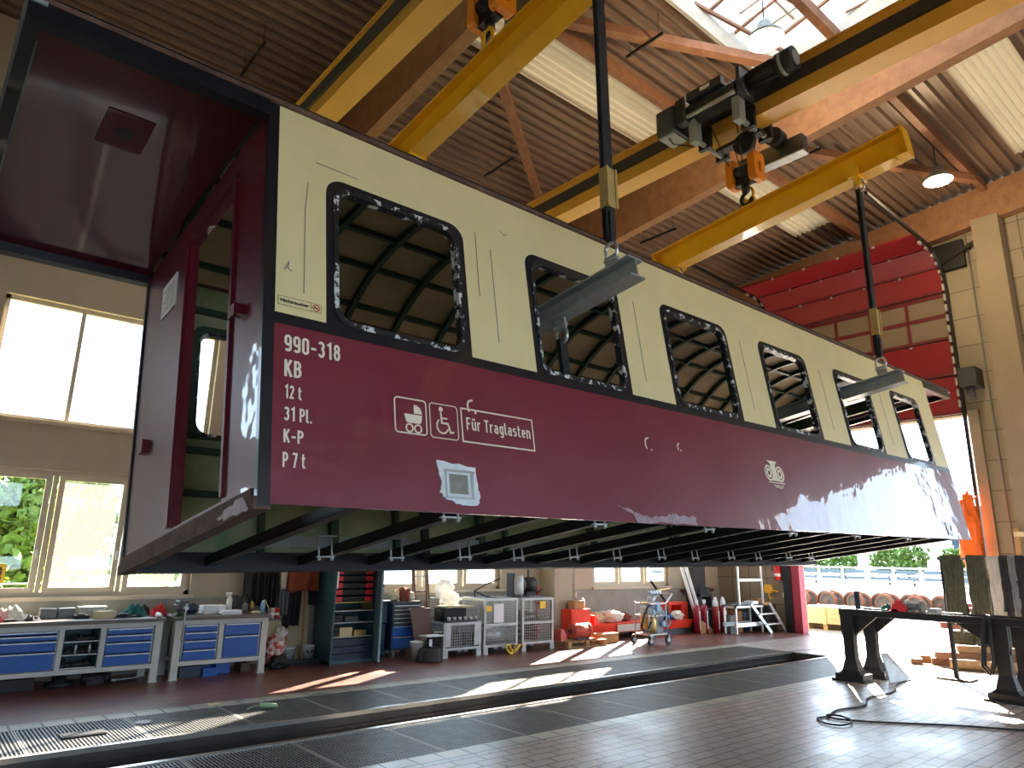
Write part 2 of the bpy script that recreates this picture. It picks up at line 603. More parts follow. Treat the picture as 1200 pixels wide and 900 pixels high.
def tag(o, label, cat, group=None, kind=None):
    o['label'] = label
    o['category'] = cat
    if group:
        o['group'] = group
    if kind:
        o['kind'] = kind
    return o


def struct(o, label=None, cat=None):
    o['kind'] = 'structure'
    if label:
        o['label'] = label
    if cat:
        o['category'] = cat
    return o


def copy_tree(o, parent=None):
    c = o.copy()
    COL.objects.link(c)
    if parent is not None:
        c.parent = parent
    ORIG[c.name] = ORIG.get(o.name, Vector((0, 0, 0)))
    for ch in list(o.children):
        copy_tree(ch, c)
    return c


def dup(o, loc, label=None, rot=None, group=None):
    c = copy_tree(o)
    c.location = loc
    if rot is not None:
        c.rotation_euler = rot
    if label:
        c['label'] = label
    if group:
        c['group'] = group
    return c


ORDN = ['first', 'second', 'third', 'fourth', 'fifth', 'sixth', 'seventh', 'eighth', 'ninth', 'tenth', 'eleventh', 'twelfth',
        'thirteenth', 'fourteenth', 'fifteenth', 'sixteenth', 'seventeenth', 'eighteenth', 'nineteenth', 'twentieth']


def rrect(x0, z0, x1, z1, r, n=6, corners=(1, 1, 1, 1)):
    """rounded rectangle, counter-clockwise from bottom left; corners bl, br, tr, tl"""
    pts = []
    for (cx, cz, a0, on, px, pz) in ((x0 + r, z0 + r, PI, corners[0], x0, z0), (x1 - r, z0 + r, 1.5 * PI, corners[1], x1, z0),
                                     (x1 - r, z1 - r, 0, corners[2], x1, z1), (x0 + r, z1 - r, .5 * PI, corners[3], x0, z1)):
        if not on:
            pts.append((px, pz))
            continue
        for i in range(n + 1):
            a = a0 + .5 * PI * i / n
            pts.append((cx + r * math.cos(a), cz + r * math.sin(a)))
    return pts


def text_mesh(body, bold=.02):
    cu = bpy.data.curves.new('lettering', 'FONT')
    cu.body = body
    cu.size = 1
    cu.offset = bold
    cu.extrude = 0
    cu.resolution_u = 3
    o = bpy.data.objects.new('lettering', cu)
    COL.objects.link(o)
    dg = bpy.context.evaluated_depsgraph_get()
    me = bpy.data.meshes.new_from_object(o.evaluated_get(dg))
    vs = [tuple(v.co) for v in me.vertices]
    fs = [tuple(p.vertices) for p in me.polygons]
    bpy.data.objects.remove(o)
    bpy.data.curves.remove(cu)
    bpy.data.meshes.remove(me)
    return vs, fs


def text_on(mb, body, x0, z0, x1, z1, fn, bold=.02, mi=0, base=None, capz=None):
    """lay text so that its box fills x0..x1, z0..z1; fn(u, v) -> point"""
    vs, fs = text_mesh(body, bold)
    xs = [v[0] for v in vs]
    ys = [v[1] for v in vs]
    mnx, mxx, mny, mxy = min(xs), max(xs), min(ys), max(ys)
    q = []
    for v in vs:
        u = x0 + (v[0] - mnx) / (mxx - mnx) * (x1 - x0)
        w = z0 + (v[1] - mny) / (mxy - mny) * (z1 - z0)
        q.append(fn(u, w))
    mb.add(q, fs, mi=mi)


def cloth(mb, c, sx, sy, h, seed=0, n=22, mi=0):
    """a crumpled heap of cloth lying at c"""
    vs, fs = [], []
    for i in range(n + 1):
        for j in range(n + 1):
            u, v = i / n * 2 - 1, j / n * 2 - 1
            rad = min(1, math.sqrt(u * u + v * v) / 1.15)
            w = 1 + .18 * mnoise.noise(Vector((u * 1.3 + seed, v * 1.3, seed * .7)))
            z = h * max(0, 1 - rad ** 2) * (.62 + .75 * abs(mnoise.noise(Vector((u * 1.8 + seed * 2, v * 1.8 - seed, 1.3)))) + .25 * mnoise.noise(Vector((u * 5 + seed, v * 5, seed))))
            vs.append((c[0] + u * sx * w * (1 - .12 * v * v), c[1] + v * sy * w * (1 - .12 * u * u), c[2] + max(.004, z)))
    for i in range(n):
        for j in range(n):
            a = i * (n + 1) + j
            fs.append((a, a + n + 1, a + n + 2, a + 1))
    o = len(mb.v)
    mb.add(vs, fs, True, mi)
    # underside rim closes the heap
    rim = [i * (n + 1) for i in range(n + 1)] + [n * (n + 1) + j for j in range(1, n + 1)] + [i * (n + 1) + n for i in range(n - 1, -1, -1)] + [j for j in range(n - 1, 0, -1)]
    mb.add([(vs[i][0], vs[i][1], c[2]) for i in rim], [tuple(range(len(rim)))], mi=mi)
    return mb


def hang(mb, x0, x1, y, z0, z1, depth=.05, folds=4, seed=0, axis='X', n=26, m=14, flare=0., mi=0):
    """cloth hanging in folds: a closed sheet with depth, between x0 and x1, from z1 down to z0"""
    fr, bk = [], []
    for j in range(m + 1):
        t = j / m
        z = z1 + (z0 - z1) * t
        for i in range(n + 1):
            s_ = i / n
            sp = (s_ - .5) * (1 + flare * t) + .5
            x = x0 + (x1 - x0) * sp
            w = math.sin(s_ * folds * 2 * PI + seed + 1.2 * t) * depth * (.4 + .6 * t) + depth * .6 * mnoise.noise(Vector((s_ * 4 + seed, t * 3, seed)))
            zz = z + .04 * mnoise.noise(Vector((s_ * 3, seed, t))) * t
            a, b = y - depth * .5 + w * .7, y + depth * .9 + w * .3
            if axis == 'X':
                fr.append((x, a, zz)); bk.append((x, b, zz))
            else:
                fr.append((a, x, zz)); bk.append((b, x, zz))
    N = n + 1
    fs = []
    for j in range(m):
        for i in range(n):
            a = j * N + i
            fs.append((a, a + 1, a + N + 1, a + N))
    k = len(fr)
    vs = fr + bk
    fs2 = [tuple(reversed([q + k for q in f])) for f in fs]
    edge = [i for i in range(n + 1)] + [j * N + n for j in range(1, m + 1)] + [m * N + i for i in range(n - 1, -1, -1)] + [j * N for j in range(m - 1, 0, -1)]
    es = [(edge[i], edge[(i + 1) % len(edge)], edge[(i + 1) % len(edge)] + k, edge[i] + k) for i in range(len(edge))]
    mb.add(vs, fs + fs2 + es, True, mi)
    return mb


# ------------------------------------------------------------------ narrow sign lettering drawn as even strokes
def _arc(cx, cy, rx, ry, a0, a1, n=9):
    return [(cx + rx * math.cos(math.radians(a0 + (a1 - a0) * i / n)), cy + ry * math.sin(math.radians(a0 + (a1 - a0) * i / n))) for i in range(n + 1)]


def _stem(x, a=0., b=1.):
    return [(x, a), (x, b)]


GLYPH = {
    '0': (.42, [_arc(.21, .79, .135, .135, 0, 180) + _arc(.21, .21, .135, .135, 180, 360) + [(.345, .79)]]),
    '9': (.42, [_arc(.21, .765, .135, .16, 0, 180) + _arc(.21, .555, .135, .14, 180, 360) + [(.345, .765)], [(.345, .60)] + _arc(.21, .21, .135, .135, 0, -155)]),
    '3': (.42, [_arc(.20, .735, .135, .19, 155, -90), _arc(.20, .31, .145, .235, 90, -155)]),
    '1': (.36, [[(.25, 0), (.25, .965), (.07, .80)]]),
    '8': (.42, [_arc(.21, .735, .122, .19, 0, 360, 18), _arc(.21, .31, .135, .235, 0, 360, 18)]),
    '2': (.42, [_arc(.205, .755, .135, .17, 172, -32) + [(.085, .075), (.375, .075)]]),
    '7': (.40, [[(.03, .925), (.345, .925), (.15, 0)]]),
    'K': (.44, [_stem(.075), [(.37, 1), (.10, .44)], [(.17, .56), (.385, 0)]]),
    'B': (.44, [_stem(.075), [(.075, .925), (.2, .925)] + _arc(.2, .73, .13, .195, 90, -90) + [(.075, .535)], [(.2, .535)] + _arc(.21, .305, .145, .23, 90, -90) + [(.075, .075)]]),
    'P': (.42, [_stem(.075), [(.075, .925), (.2, .925)] + _arc(.21, .70, .145, .225, 90, -90) + [(.075, .475)]]),
    'F': (.37, [[(.075, 0), (.075, .925), (.36, .925)], [(.075, .50), (.32, .50)]]),
    'T': (.40, [[(0, .925), (.40, .925)], [(.20, .925), (.20, 0)]]),
    't': (.30, [[(.12, .95), (.12, .2)] + _arc(.22, .18, .10, .105, 180, 270) + [(.29, .075)], [(.01, .67), (.28, .67)]]),
    'l': (.22, [[(.075, 1), (.075, .18)] + _arc(.165, .17, .09, .095, 180, 270) + [(.21, .075)]]),
    '.': (.17, [[(.085, 0), (.085, .16)]]),
    '-': (.36, [[(.03, .44), (.33, .44)]]),
    '\u00fc': (.40, [[(.075, .72)] + _arc(.2, .2, .125, .125, 180, 360) + [(.325, .4)], [(.325, 0), (.325, .72)], [(.12, .81), (.12, .95)], [(.28, .81), (.28, .95)]]),
    'r': (.30, [_stem(.075, 0, .72), [(.075, .45)] + _arc(.215, .50, .14, .145, 180, 62)]),
    'a': (.39, [[(.315, 0), (.315, .5)] + _arc(.19, .52, .125, .125, 0, 150), [(.315, .405), (.2, .405)] + _arc(.18, .24, .11, .165, 90, 270) + [(.315, .075)]]),
    'g': (.40, [[(.325, .72), (.325, -.10)] + _arc(.2, -.10, .125, .10, 0, -150), _arc(.2, .36, .125, .285, 0, 360, 18)]),
    's': (.37, [_arc(.185, .525, .115, .12, 35, 270, 10) + _arc(.185, .24, .12, .165, 90, -145, 10)]),
    'e': (.39, [[(.075, .37), (.325, .37)] + _arc(.2, .36, .125, .285, 5, 315, 16)]),
    'n': (.40, [_stem(.075, 0, .72), [(.075, .45)] + _arc(.2, .5, .125, .145, 180, 0) + [(.325, 0)]]),
    ' ': (.16, []),
}


def ribbon(P, t):
    """flat ribbon of width t along P with mitred corners"""
    Q = [Vector((p[0], p[1])) for i, p in enumerate(P) if i == 0 or (Vector(p) - Vector(P[i - 1])).length > 1e-5]
    closed = (Q[0] - Q[-1]).length < 1e-4
    if closed:
        Q = Q[:-1]
    n = len(Q)
    L, R = [], []
    for i in range(n):
        d0 = (Q[i] - Q[i - 1]).normalized() if (i or closed) else (Q[1] - Q[0]).normalized()
        d1 = (Q[(i + 1) % n] - Q[i]).normalized() if (i < n - 1 or closed) else d0
        m = Vector((-d0.y - d1.y, d0.x + d1.x))
        m = m.normalized() if m.length > 1e-4 else Vector((-d0.y, d0.x))
        k = max(.45, m.dot(Vector((-d0.y, d0.x))))
        L.append(Q[i] + m * t / 2 / k)
        R.append(Q[i] - m * t / 2 / k)
    vs = L + R
    fs = [(i, (i + 1) % n, n + (i + 1) % n, n + i) for i in range(n if closed else n - 1)]
    return [(v.x, v.y) for v in vs], fs


def sign_text(mb, body, x0, x1, zb, zt, fn, weight=.15, gap=.085):
    """write body between x0 and x1, baseline zb, capital height up to zt"""
    adv = sum(GLYPH[c][0] + gap for c in body) - gap
    sx, sz = (x1 - x0) / adv, zt - zb
    x = 0.
    for k, c in enumerate(body):
        w, paths = GLYPH[c]
        for q, p in enumerate(paths):
            vs, fs = ribbon(p, weight)
            mb.add([fn(x0 + (x + v[0]) * sx, zb + v[1] * sz, -.0001 * q) for v in vs], fs)
        x += w + gap
    return mb
# ------------------------------------------------------------------ the hall
X0, X1, Y0, Y1 = -10., 18.9, -10., 12.6


def roofz(y):
    return 11.3017 - .09 * y


def rect(u0, z0, u1, z1):
    return [(u0, z0), (u1, z0), (u1, z1), (u0, z1)]


# floor round the pit
GY0, GY1, GY2, GY3 = 6.02, 7.20, 8.16, 9.35     # grating edges; the pit lies between GY1 and GY2
PX1 = 14.75
fl = MB()
struct(MB().box(X0, GY3 + .28, -.3, X1, Y1, 0).build('floor_bench_side', M_TILER, base=(0, 0, 0)))
fl.box(X0, Y0, -.3, X1, GY0 - .28, 0).box(PX1, GY0 - .28, -.3, X1, GY3 + .28, 0)
struct(fl.build('floor', M_TILE, base=(0, 0, 0)))
tb = MB()
tb.box(X0, GY0 - .28, -.3, PX1, GY0, 0)
struct(tb.build('trim_1', M_TILEB, base=(0, 0, 0)))
tb = MB()
tb.box(X0, GY3, -.3, PX1, GY3 + .28, 0)
struct(tb.build('trim_2', M_TILEB, base=(0, 0, 0)))
pt = MB()
pt.box(X0, GY0, -.5, PX1, GY1 - .02, -.24).box(X0, GY2 + .02, -.5, PX1, GY3, -.24)
pt.box(X0, GY1 - .02, -1.5, PX1, GY1 + .08, -.16).box(X0, GY2 - .08, -1.5, PX1, GY2 + .02, -.16)
pt.box(X0, GY1 + .08, -1.5, PX1, GY2 - .08, -1.3).box(PX1 - .02, GY1 + .08, -1.5, PX1 + .1, GY2 - .08, -.01)
pt.box(X0 - .1, GY0, -1.5, X0, GY3, 0)
struct(pt.build('floor_pit', M_PIT, base=(0, 0, 0)))

# walls
WZ = (1.15, 3.0, 3.72, 5.62)
BAYS = [(-5.75, -2.55), (.60, 3.78), (7.30, 10.45), (13.45, 16.55)]
holes = []
for a, b in BAYS:
    holes += [rect(a, WZ[0], b, WZ[1]), rect(a, WZ[2], b, WZ[3])]
wb = MB().plate(rect(X0, 0, X1 + .35, roofz(Y1)), holes, lambda u, v, w: (u, Y1 + w, v), .24)
struct(wb.build('wall_back', M_WALL, base=(0, 0, 0)))
struct(MB().box(X0, Y1 - .03, 0, X1, Y1, 1.10).build('baseboard_back', M_WALLG, base=(0, 0, 0)))
DOOR_A, DOOR_B = (5.42, 10.05, 5.33), (-3.6, .55, 5.33)
end_outer = [(Y0, -.0), (DOOR_B[0], 0), (DOOR_B[0], DOOR_B[2]), (DOOR_B[1], DOOR_B[2]), (DOOR_B[1], 0), (DOOR_A[0], 0), (DOOR_A[0], DOOR_A[2]),
             (DOOR_A[1], DOOR_A[2]), (DOOR_A[1], 0), (Y1, 0), (Y1, roofz(Y1)), (Y0, roofz(Y0))]
we = MB().plate(end_outer, [], lambda u, v, w: (X1 + w, u, v), .35)
struct(we.build('wall_right', M_BLOCK, base=(0, 0, 0)))
lw = [rect(-3.0, 0.6, 1.0, 3.0)]  # opening added in the unseen left wall, sized for its light
wl = MB().plate([(Y0, 0), (Y1, 0), (Y1, roofz(Y1)), (Y0, roofz(Y0))], lw, lambda u, v, w: (X0 - w, u, v), .35)
struct(wl.build('wall_left', M_WALL, base=(0, 0, 0)))
FILL_WIN = [(-8.5, -3.0), (-1.5, 4.0), (5.5, 11.0), (12.5, 17.8)]  # windows added in the unseen front wall to throw fill on the coach
wf = MB().plate(rect(X0 - .35, 0, X1 + .35, roofz(Y0)), [rect(a, 1.0, b, 5.4) for a, b in FILL_WIN], lambda u, v, w: (u, Y0 - w, v), .35)
struct(wf.build('wall_front', M_WALL, base=(0, 0, 0)))

# pilasters on the back wall, column and bracing on the end wall
pil = 0
for a, b in ((-1.9, -1.3), (11.61, 12.2)):
    pil += 1
    struct(MB().box(a, 12.08, 0, b, Y1, roofz(12.1) - .02).build('column_%d' % pil, M_WALL, base=(0, 0, 0)))
struct(MB().box(17.25, 12.25, 0, 17.75, Y1 - .03, roofz(12.3) - .02).build('column_3', M_DKGREY, base=(0, 0, 0)))
struct(MB().box(18.5, 4.14, 0, X1, 4.70, roofz(4.6) - .9).build('column_4', M_CONC, base=(0, 0, 0)))
struct(MB().cyl((18.86, 4.93, 0), (18.86, 4.93, 9.6), .02, n=8).build('trim_3', M_GREY, base=(0, 0, 0)))
struct(MB().hexa([(18.6, Y0, roofz(Y0) - 1.0), (X1, Y0, roofz(Y0) - 1.0), (X1, Y1, roofz(Y1) - 1.0), (18.6, Y1, roofz(Y1) - 1.0)], [(18.6, Y0, roofz(Y0) - .1), (X1, Y0, roofz(Y0) - .1), (X1, Y1, roofz(Y1) - .1), (18.6, Y1, roofz(Y1) - .1)]).build('beam_end_wall', M_GLULAM, base=(0, 0, 0)))
struct(MB().bar((18.75, 4.55, 9.6), (18.75, 5.9, 9.0), .08, .08).build('trim_4', M_BLACKST, base=(0, 0, 0)))


# windows
def window(n, a, b, z0, z1, panes, y, side=1, opening=True, glass=None, frame=M_FRAME):
    """a casement window in a wall parallel to the x axis"""
    f = MB()
    t = .07
    ya, yb = y + .09 * side, y + .15 * side
    f.box(a, ya, z0, b, yb, z0 + t).box(a, ya, z1 - t, b, yb, z1).box(a, ya, z0, a + t, yb, z1).box(b - t, ya, z0, b, yb, z1)
    w = (b - a) / panes
    for i in range(1, panes):
        f.box(a + i * w - .03, ya, z0 + t, a + i * w + .03, yb, z1 - t)
    f.box(a - .05, y - .06 * side, z0 - .05, b + .05, y + .12 * side, z0 + .004)
    o = struct(f.build('window_%d' % n, frame, base=((a + b) / 2, y, z0)))
    yc, yd = y + .07 * side, y + .12 * side
    for i in range(panes):
        p, q = a + i * w + (.05 if i else .06), a + (i + 1) * w - (.05 if i < panes - 1 else .06)
        if opening:
            s = MB()
            s.plate(rect(p, z0 + .06, q, z1 - .06), [rect(p + .075, z0 + .135, q - .075, z1 - .135)], lambda u, v, k: (u, yc + k * side, v), .05)
            so = s.build('sash', frame, parent=o)
            h = MB().box(q - .05, yc - .03 * side, z0 + .55, q - .025, yc, z0 + .68)
            h.build('window_handle', M_WHITE, parent=so)
            pp, qq, za, zb = p + .07, q - .07, z0 + .13, z1 - .13
        else:
            so, pp, qq, za, zb = o, p, q, z0 + .06, z1 - .06
        MB().box(pp, y + .09 * side, za, qq, y + .096 * side, zb).build('pane', glass[i] if glass else M_GLASS, parent=so)
    return o


wn_ = 0
for k, (a, b) in enumerate(BAYS):
    wn_ += 1
    lowo = window(wn_, a, b, WZ[0], WZ[1], 3, Y1, glass=[M_GLASS, M_GLASSD, M_GLASSD] if k == 1 else [M_GLASS] * 3)
    if k == 1:
        st = MB().box(1.02, Y1 + .085, 1.35, 1.235, Y1 + .0885, 1.62).build('window_sticker', M_TAG, parent=lowo)
        st['label'] = 'yellow sticker with dark pram emblem'
        e = MB()
        yy = Y1 + .083
        e.plate([(1.10, 1.46), (1.19, 1.46), (1.20, 1.52), (1.09, 1.52)], [], lambda u, v, w: (u, yy + w, v), .0015)
        e.plate([(1.15, 1.525), (1.20, 1.525), (1.185, 1.57), (1.15, 1.585)], [], lambda u, v, w: (u, yy + w, v), .0015)
        for cx in (1.115, 1.175):
            e.plate([(cx + .022 * math.cos(i * PI / 6), 1.425 + .022 * math.sin(i * PI / 6)) for i in range(12)], [], lambda u, v, w: (u, yy + w, v), .0015)
        e.build('emblem', M_BROWNP, parent=st)
    wn_ += 1
    window(wn_, a, b, WZ[2], WZ[3], 3, Y1, opening=False)
    portal(((a + b) / 2, Y1 + .3, 2.1), b - a, 1.8, (0, -1, 0))
    portal(((a + b) / 2, Y1 + .3, 4.7), b - a, 1.8, (0, -1, 0))
for a, b in FILL_WIN:  # the added fill windows behind the camera
    wn_ += 1
    window(wn_, a, b, 1.0, 5.4, 4, Y0, side=-1, opening=False)
    portal(((a + b) / 2, Y0 - .3, 3.2), b - a, 4.3, (0, 1, 0))
for y0_, z0_, y1_, z1_ in ((-3., .6, 1., 3.),):  # frame and pane of the added left-wall opening
    wn_ += 1
    f = MB()
    f.plate(rect(y0_, z0_, y1_, z1_), [rect(y0_ + .08 + i * (y1_ - y0_ - .08) / 4, z0_ + .08, y0_ + (i + 1) * (y1_ - y0_ - .08) / 4, z1_ - .08) for i in range(4)],
            lambda u, v, w: (X0 - .15 - w, u, v), .08)
    o = struct(f.build('window_%d' % wn_, M_FRAME, base=(X0, y0_, z0_)))
    MB().box(X0 - .19, y0_ + .05, z0_ + .05, X0 - .195, y1_ - .05, z1_ - .05).build('pane', M_GLASS, parent=o)
    portal((X0 - .3, (y0_ + y1_) / 2, (z0_ + z1_) / 2), y1_ - y0_, z1_ - z0_, (1, 0, 0))
portal((X1 + .4, (DOOR_A[0] + DOOR_A[1]) / 2, 2.66), DOOR_A[1] - DOOR_A[0], 5.3, (-1, 0, 0))
portal((X1 + .4, (DOOR_B[0] + DOOR_B[1]) / 2, 2.66), DOOR_B[1] - DOOR_B[0], 5.3, (-1, 0, 0))

# roof: corrugated sheet on purlins on glulam beams
PER = .225
SKY = (7.95, 11.2, 1.2, 5.72)       # skylight x0 x1 y0 y1


def corrugated(m, x0, x1, y0, y1, dz=0., per=PER, dep=.09):
    n = max(1, round((y1 - y0) / per))
    p = (y1 - y0) / n
    prof = []
    for i in range(n):
        y = y0 + i * p
        prof += [(y, 0), (y + p * .26, 0), (y + p * .38, dep), (y + p * .88, dep)]
    prof.append((y1, 0))
    vs = []
    for x in (x0, x1):
        vs += [(x, y, roofz(y) + z + dz) for y, z in prof]
    for x in (x0, x1):
        vs += [(x, y, roofz(y) + z + dz + .012) for y, z in prof]
    k = len(prof)
    fs = []
    for i in range(k - 1):
        fs.append((i, i + 1, k + i + 1, k + i))
        fs.append((2 * k + i, 3 * k + i, 3 * k + i + 1, 2 * k + i + 1))
    m.add(vs, fs)
    return m


rf = MB()
SB = (2.5, 3.42)       # light strip near the end bay
SA = (7.42, 8.42)      # light strips over the pit
corrugated(rf, X0 - .3, X1 + .3, SA[1], Y1 + .3)
corrugated(rf, X0 - .3, -1.0, SA[0], SA[1])
corrugated(rf, 17.25, X1 + .3, SA[0], SA[1])
corrugated(rf, X0 - .3, X1 + .3, SKY[3], SA[0])
corrugated(rf, X0 - .3, SKY[0], SKY[2], SKY[3])
corrugated(rf, SKY[1], X1 + .3, SB[1], SKY[3])
corrugated(rf, SKY[1], 12.35, SB[0], SB[1])
corrugated(rf, 17.85, X1 + .3, SB[0], SB[1])
corrugated(rf, SKY[1], X1 + .3, SKY[2], SB[0])
corrugated(rf, X0 - .3, X1 + .3, Y0 - .3, SKY[2])
struct(rf.build('ceiling', M_ROOF, base=(0, 0, 0)))
for k, (a, b, s) in enumerate(((-1.0, 4.95, SA), (5.2, 11.35, SA), (11.57, 17.25, SA), (12.35, 17.85, SB))):
    st = MB()
    corrugated(st, a - .04, b + .06, s[0] - .05, s[1] + .05, -.045, .13, .035)
    struct(st.build('ceiling_light_strip_%d' % (k + 1), M_TRANS, base=(0, 0, 0)))
# skylight kerb, bars and glazing
sk = MB()
for (xa, xb, ya, yb) in ((SKY[0] - .06, SKY[0], SKY[2], SKY[3]), (SKY[1], SKY[1] + .06, SKY[2], SKY[3]),
                         (SKY[0] - .06, SKY[1] + .06, SKY[3], SKY[3] + .06), (SKY[0] - .06, SKY[1] + .06, SKY[2] - .06, SKY[2])):
    sk.hexa([(xa, ya, roofz(ya) - .05), (xb, ya, roofz(ya) - .05), (xb, yb, roofz(yb) - .05), (xa, yb, roofz(yb) - .05)],
            [(xa, ya, roofz(ya) + 1.15), (xb, ya, roofz(ya) + 1.15), (xb, yb, roofz(yb) + 1.15), (xa, yb, roofz(yb) + 1.15)])
sko = struct(sk.build('window_20', M_BENCH, base=(SKY[0], SKY[2], roofz(3.5))))
sb = MB()
for i in range(5):
    x = SKY[0] + .2 + (SKY[1] - SKY[0] - .4) * i / 4
    sb.bar((x, SKY[2], roofz(SKY[2]) + 1.02), (x, SKY[3], roofz(SKY[3]) + 1.02), .05, .08)
for i in range(4):
    y = SKY[2] + (SKY[3] - SKY[2]) * (i + .5) / 4
    sb.bar((SKY[0], y, roofz(y) + 1.0), (SKY[1], y, roofz(y) + 1.0), .05, .06)
sb.build('glazing_bar', M_FRAME, parent=sko)
MB().hexa([(SKY[0] - .05, SKY[2] - .05, roofz(SKY[2]) + 1.10), (SKY[1] + .05, SKY[2] - .05, roofz(SKY[2]) + 1.10), (SKY[1] + .05, SKY[3] + .05, roofz(SKY[3]) + 1.10), (SKY[0] - .05, SKY[3] + .05, roofz(SKY[3]) + 1.10)],
          [(SKY[0] - .05, SKY[2] - .05, roofz(SKY[2]) + 1.12), (SKY[1] + .05, SKY[2] - .05, roofz(SKY[2]) + 1.12), (SKY[1] + .05, SKY[3] + .05, roofz(SKY[3]) + 1.12), (SKY[0] - .05, SKY[3] + .05, roofz(SKY[3]) + 1.12)]).build('pane', M_GLASS, parent=sko)
portal(((SKY[0] + SKY[1]) / 2, (SKY[2] + SKY[3]) / 2, roofz(3.2) + 1.3), SKY[1] - SKY[0], SKY[3] - SKY[2], (0, 0, -1))
tr = MB()                       # timber lattice below the skylight
for i in range(5):
    y = 2.0 + i * .85
    tr.bar((SKY[0], y + .5, roofz(y) + .30), (SKY[1], y - .1, roofz(y) + .30), .045, .06)
for i in range(5):
    x = SKY[0] + i * .8
    tr.bar((x, SKY[2], roofz(SKY[2]) + .42), (x + .5, SKY[3], roofz(SKY[3]) + .42), .035, .05)
    tr.bar((x + .5, SKY[2], roofz(SKY[2]) + .36), (x, 4.2, roofz(4.2) + .36), .025, .03)
struct(tr.build('beam_lattice', M_PURLIN, base=(0, 0, 0)))

GL = [(-7.5, -7.28), (-1.22, -1.0), (4.98, 5.2), (11.35, 11.57)]
for k, (a, b) in enumerate(GL):
    g = MB()
    g.hexa([(a, Y0, roofz(Y0) - 1.45), (b, Y0, roofz(Y0) - 1.45), (b, Y1, roofz(Y1) - 1.45), (a, Y1, roofz(Y1) - 1.45)],
           [(a, Y0, roofz(Y0) - .13), (b, Y0, roofz(Y0) - .13), (b, Y1, roofz(Y1) - .13), (a, Y1, roofz(Y1) - .13)])
    struct(g.build('beam_glulam_%d' % (k + 1), M_GLULAM, base=(0, 0, 0)))
for k, y in enumerate((7.26, 4.35, 1.05, -2.2, -5.5, -8.6)):
    p = MB()
    xe = X1 if y != 4.35 else X1
    p.box(X0, y - .07, roofz(y) - .24, xe, y + .07, roofz(y) - .02)
    struct(p.build('beam_purlin_%d' % (k + 1), M_PURLIN, base=(0, 0, 0)))
for k, (a, b) in enumerate((((5.2, 7.3), (11.35, 11.95)), ((5.2, 7.6), (11.35, 4.85)), ((11.57, 7.0), (17.6, 4.3)))):
    p = MB().bar((a[0], a[1], roofz(a[1]) - .34), (b[0], b[1], roofz(b[1]) - .34), .16, .16)
    struct(p.build('beam_brace_%d' % (k + 1), M_PURLIN, base=(0, 0, 0)))

# ------------------------------------------------------------------ rolling sectional door, door posts
dr = thing('door_1', 'red sectional overhead door raised high on its curved tracks', 'door', (18.8, 7.7, 5.33))
dr['kind'] = 'structure'
SEC = [((18.82, 5.36), (18.82, 6.28), 'red'), ((18.82, 6.32), (18.82, 7.20), 'red'), ((18.82, 7.24), (18.82, 8.42), 'pane'),
       ((18.82, 8.46), (18.62, 9.03), 'red'), ((18.60, 9.06), (18.08, 9.40), 'red'), ((18.04, 9.42), (17.15, 9.46), 'red')]
YL, YR = 10.15, 5.55
for (a, b, kind) in SEC:
    p = MB()
    if kind == 'red':
        p.bar((a[0], (YL + YR) / 2, a[1]), (b[0], (YL + YR) / 2, b[1]), YL - YR, .045, up=(-1, 0, .3) if a[0] == b[0] else (0, 0, 1) if b[0] < 18 else (-1, 0, .8))
        so = p.build('door_section', M_DOORRED, parent=dr)
        r = MB().bar((a[0] - .03, YR, a[1] + .02), (a[0] - .03, YL, a[1] + .02), .05, .05)
        r.build('edge_rail', M_DOORDK, parent=so)
        for k in range(4):
            y = YR + .9 + k * .9
            MB().box(b[0] - .08, y - .03, b[1] - .06, b[0] - .03, y + .03, b[1] - .01).build('hinge', M_GALV, parent=so)
    else:
        cols = 5
        w = (YL - YR) / cols
        hs = []
        for i in range(cols):
            for (z0, z1) in ((a[1] + .07, a[1] + .56), (a[1] + .66, b[1] - .09)):
                hs.append(rect(YR + i * w + .04, z0, YR + (i + 1) * w - .04, z1))
        p.plate(rect(YR, a[1], YL, b[1]), hs, lambda u, v, k: (a[0] - .022 + k, u, v), .045)
        so = p.build('door_section', M_DOORDK, parent=dr)
        so['label'] = 'door section with two rows of panes'
        for h in hs:
            MB().box(a[0] - .004, h[0][0], h[0][1], a[0] + .006, h[1][0], h[2][1]).build('door_pane', M_DOORPANE, parent=so)
for y, nm in ((YR - .06, 1), (YL + .06, -1)):
    t = MB()
    pth = [(18.80, y, .05), (18.80, y, 8.45), (18.72, y, 8.82), (18.5, y, 9.15), (18.15, y, 9.38), (17.6, y, 9.42), (14.5, y, 9.55)]
    for i in range(len(pth) - 1):
        t.bar(pth[i], pth[i + 1], .07, .07, up=(0, 1, 0))
    tk = t.build('track', M_BLACKST, parent=dr)
    rr = MB()
    for i in range(13):
        z = 5.5 + i * .27
        rr.box(18.70, y + .02 * nm, z, 18.76, y + .07 * nm, z + .17)
    for (x, z) in ((18.66, 8.95), (18.5, 9.12), (18.28, 9.27), (17.9, 9.36), (17.5, 9.37)):
        rr.box(x - .09, y + .02 * nm, z - .05, x + .05, y + .07 * nm, z + .02)
    rr.build('roller_bracket', M_GALV, parent=tk)
struct(MB().box(18.72, 9.93, 0, 18.98, 10.16, 5.33).build('trim_5', M_POST, base=(0, 0, 0)))
struct(MB().box(18.70, 10.16, 0, 18.9, 10.40, 5.4).build('trim_6', M_BLACKST, base=(0, 0, 0)))
struct(MB().box(18.76, 5.20, 0, 18.9, 5.42, 5.4).build('trim_7', M_CONC, base=(0, 0, 0)))
struct(MB().box(18.76, 5.0, 9.0, 18.9, 10.6, 9.7).build('beam_door_head', M_BLACKST, base=(0, 0, 0)))
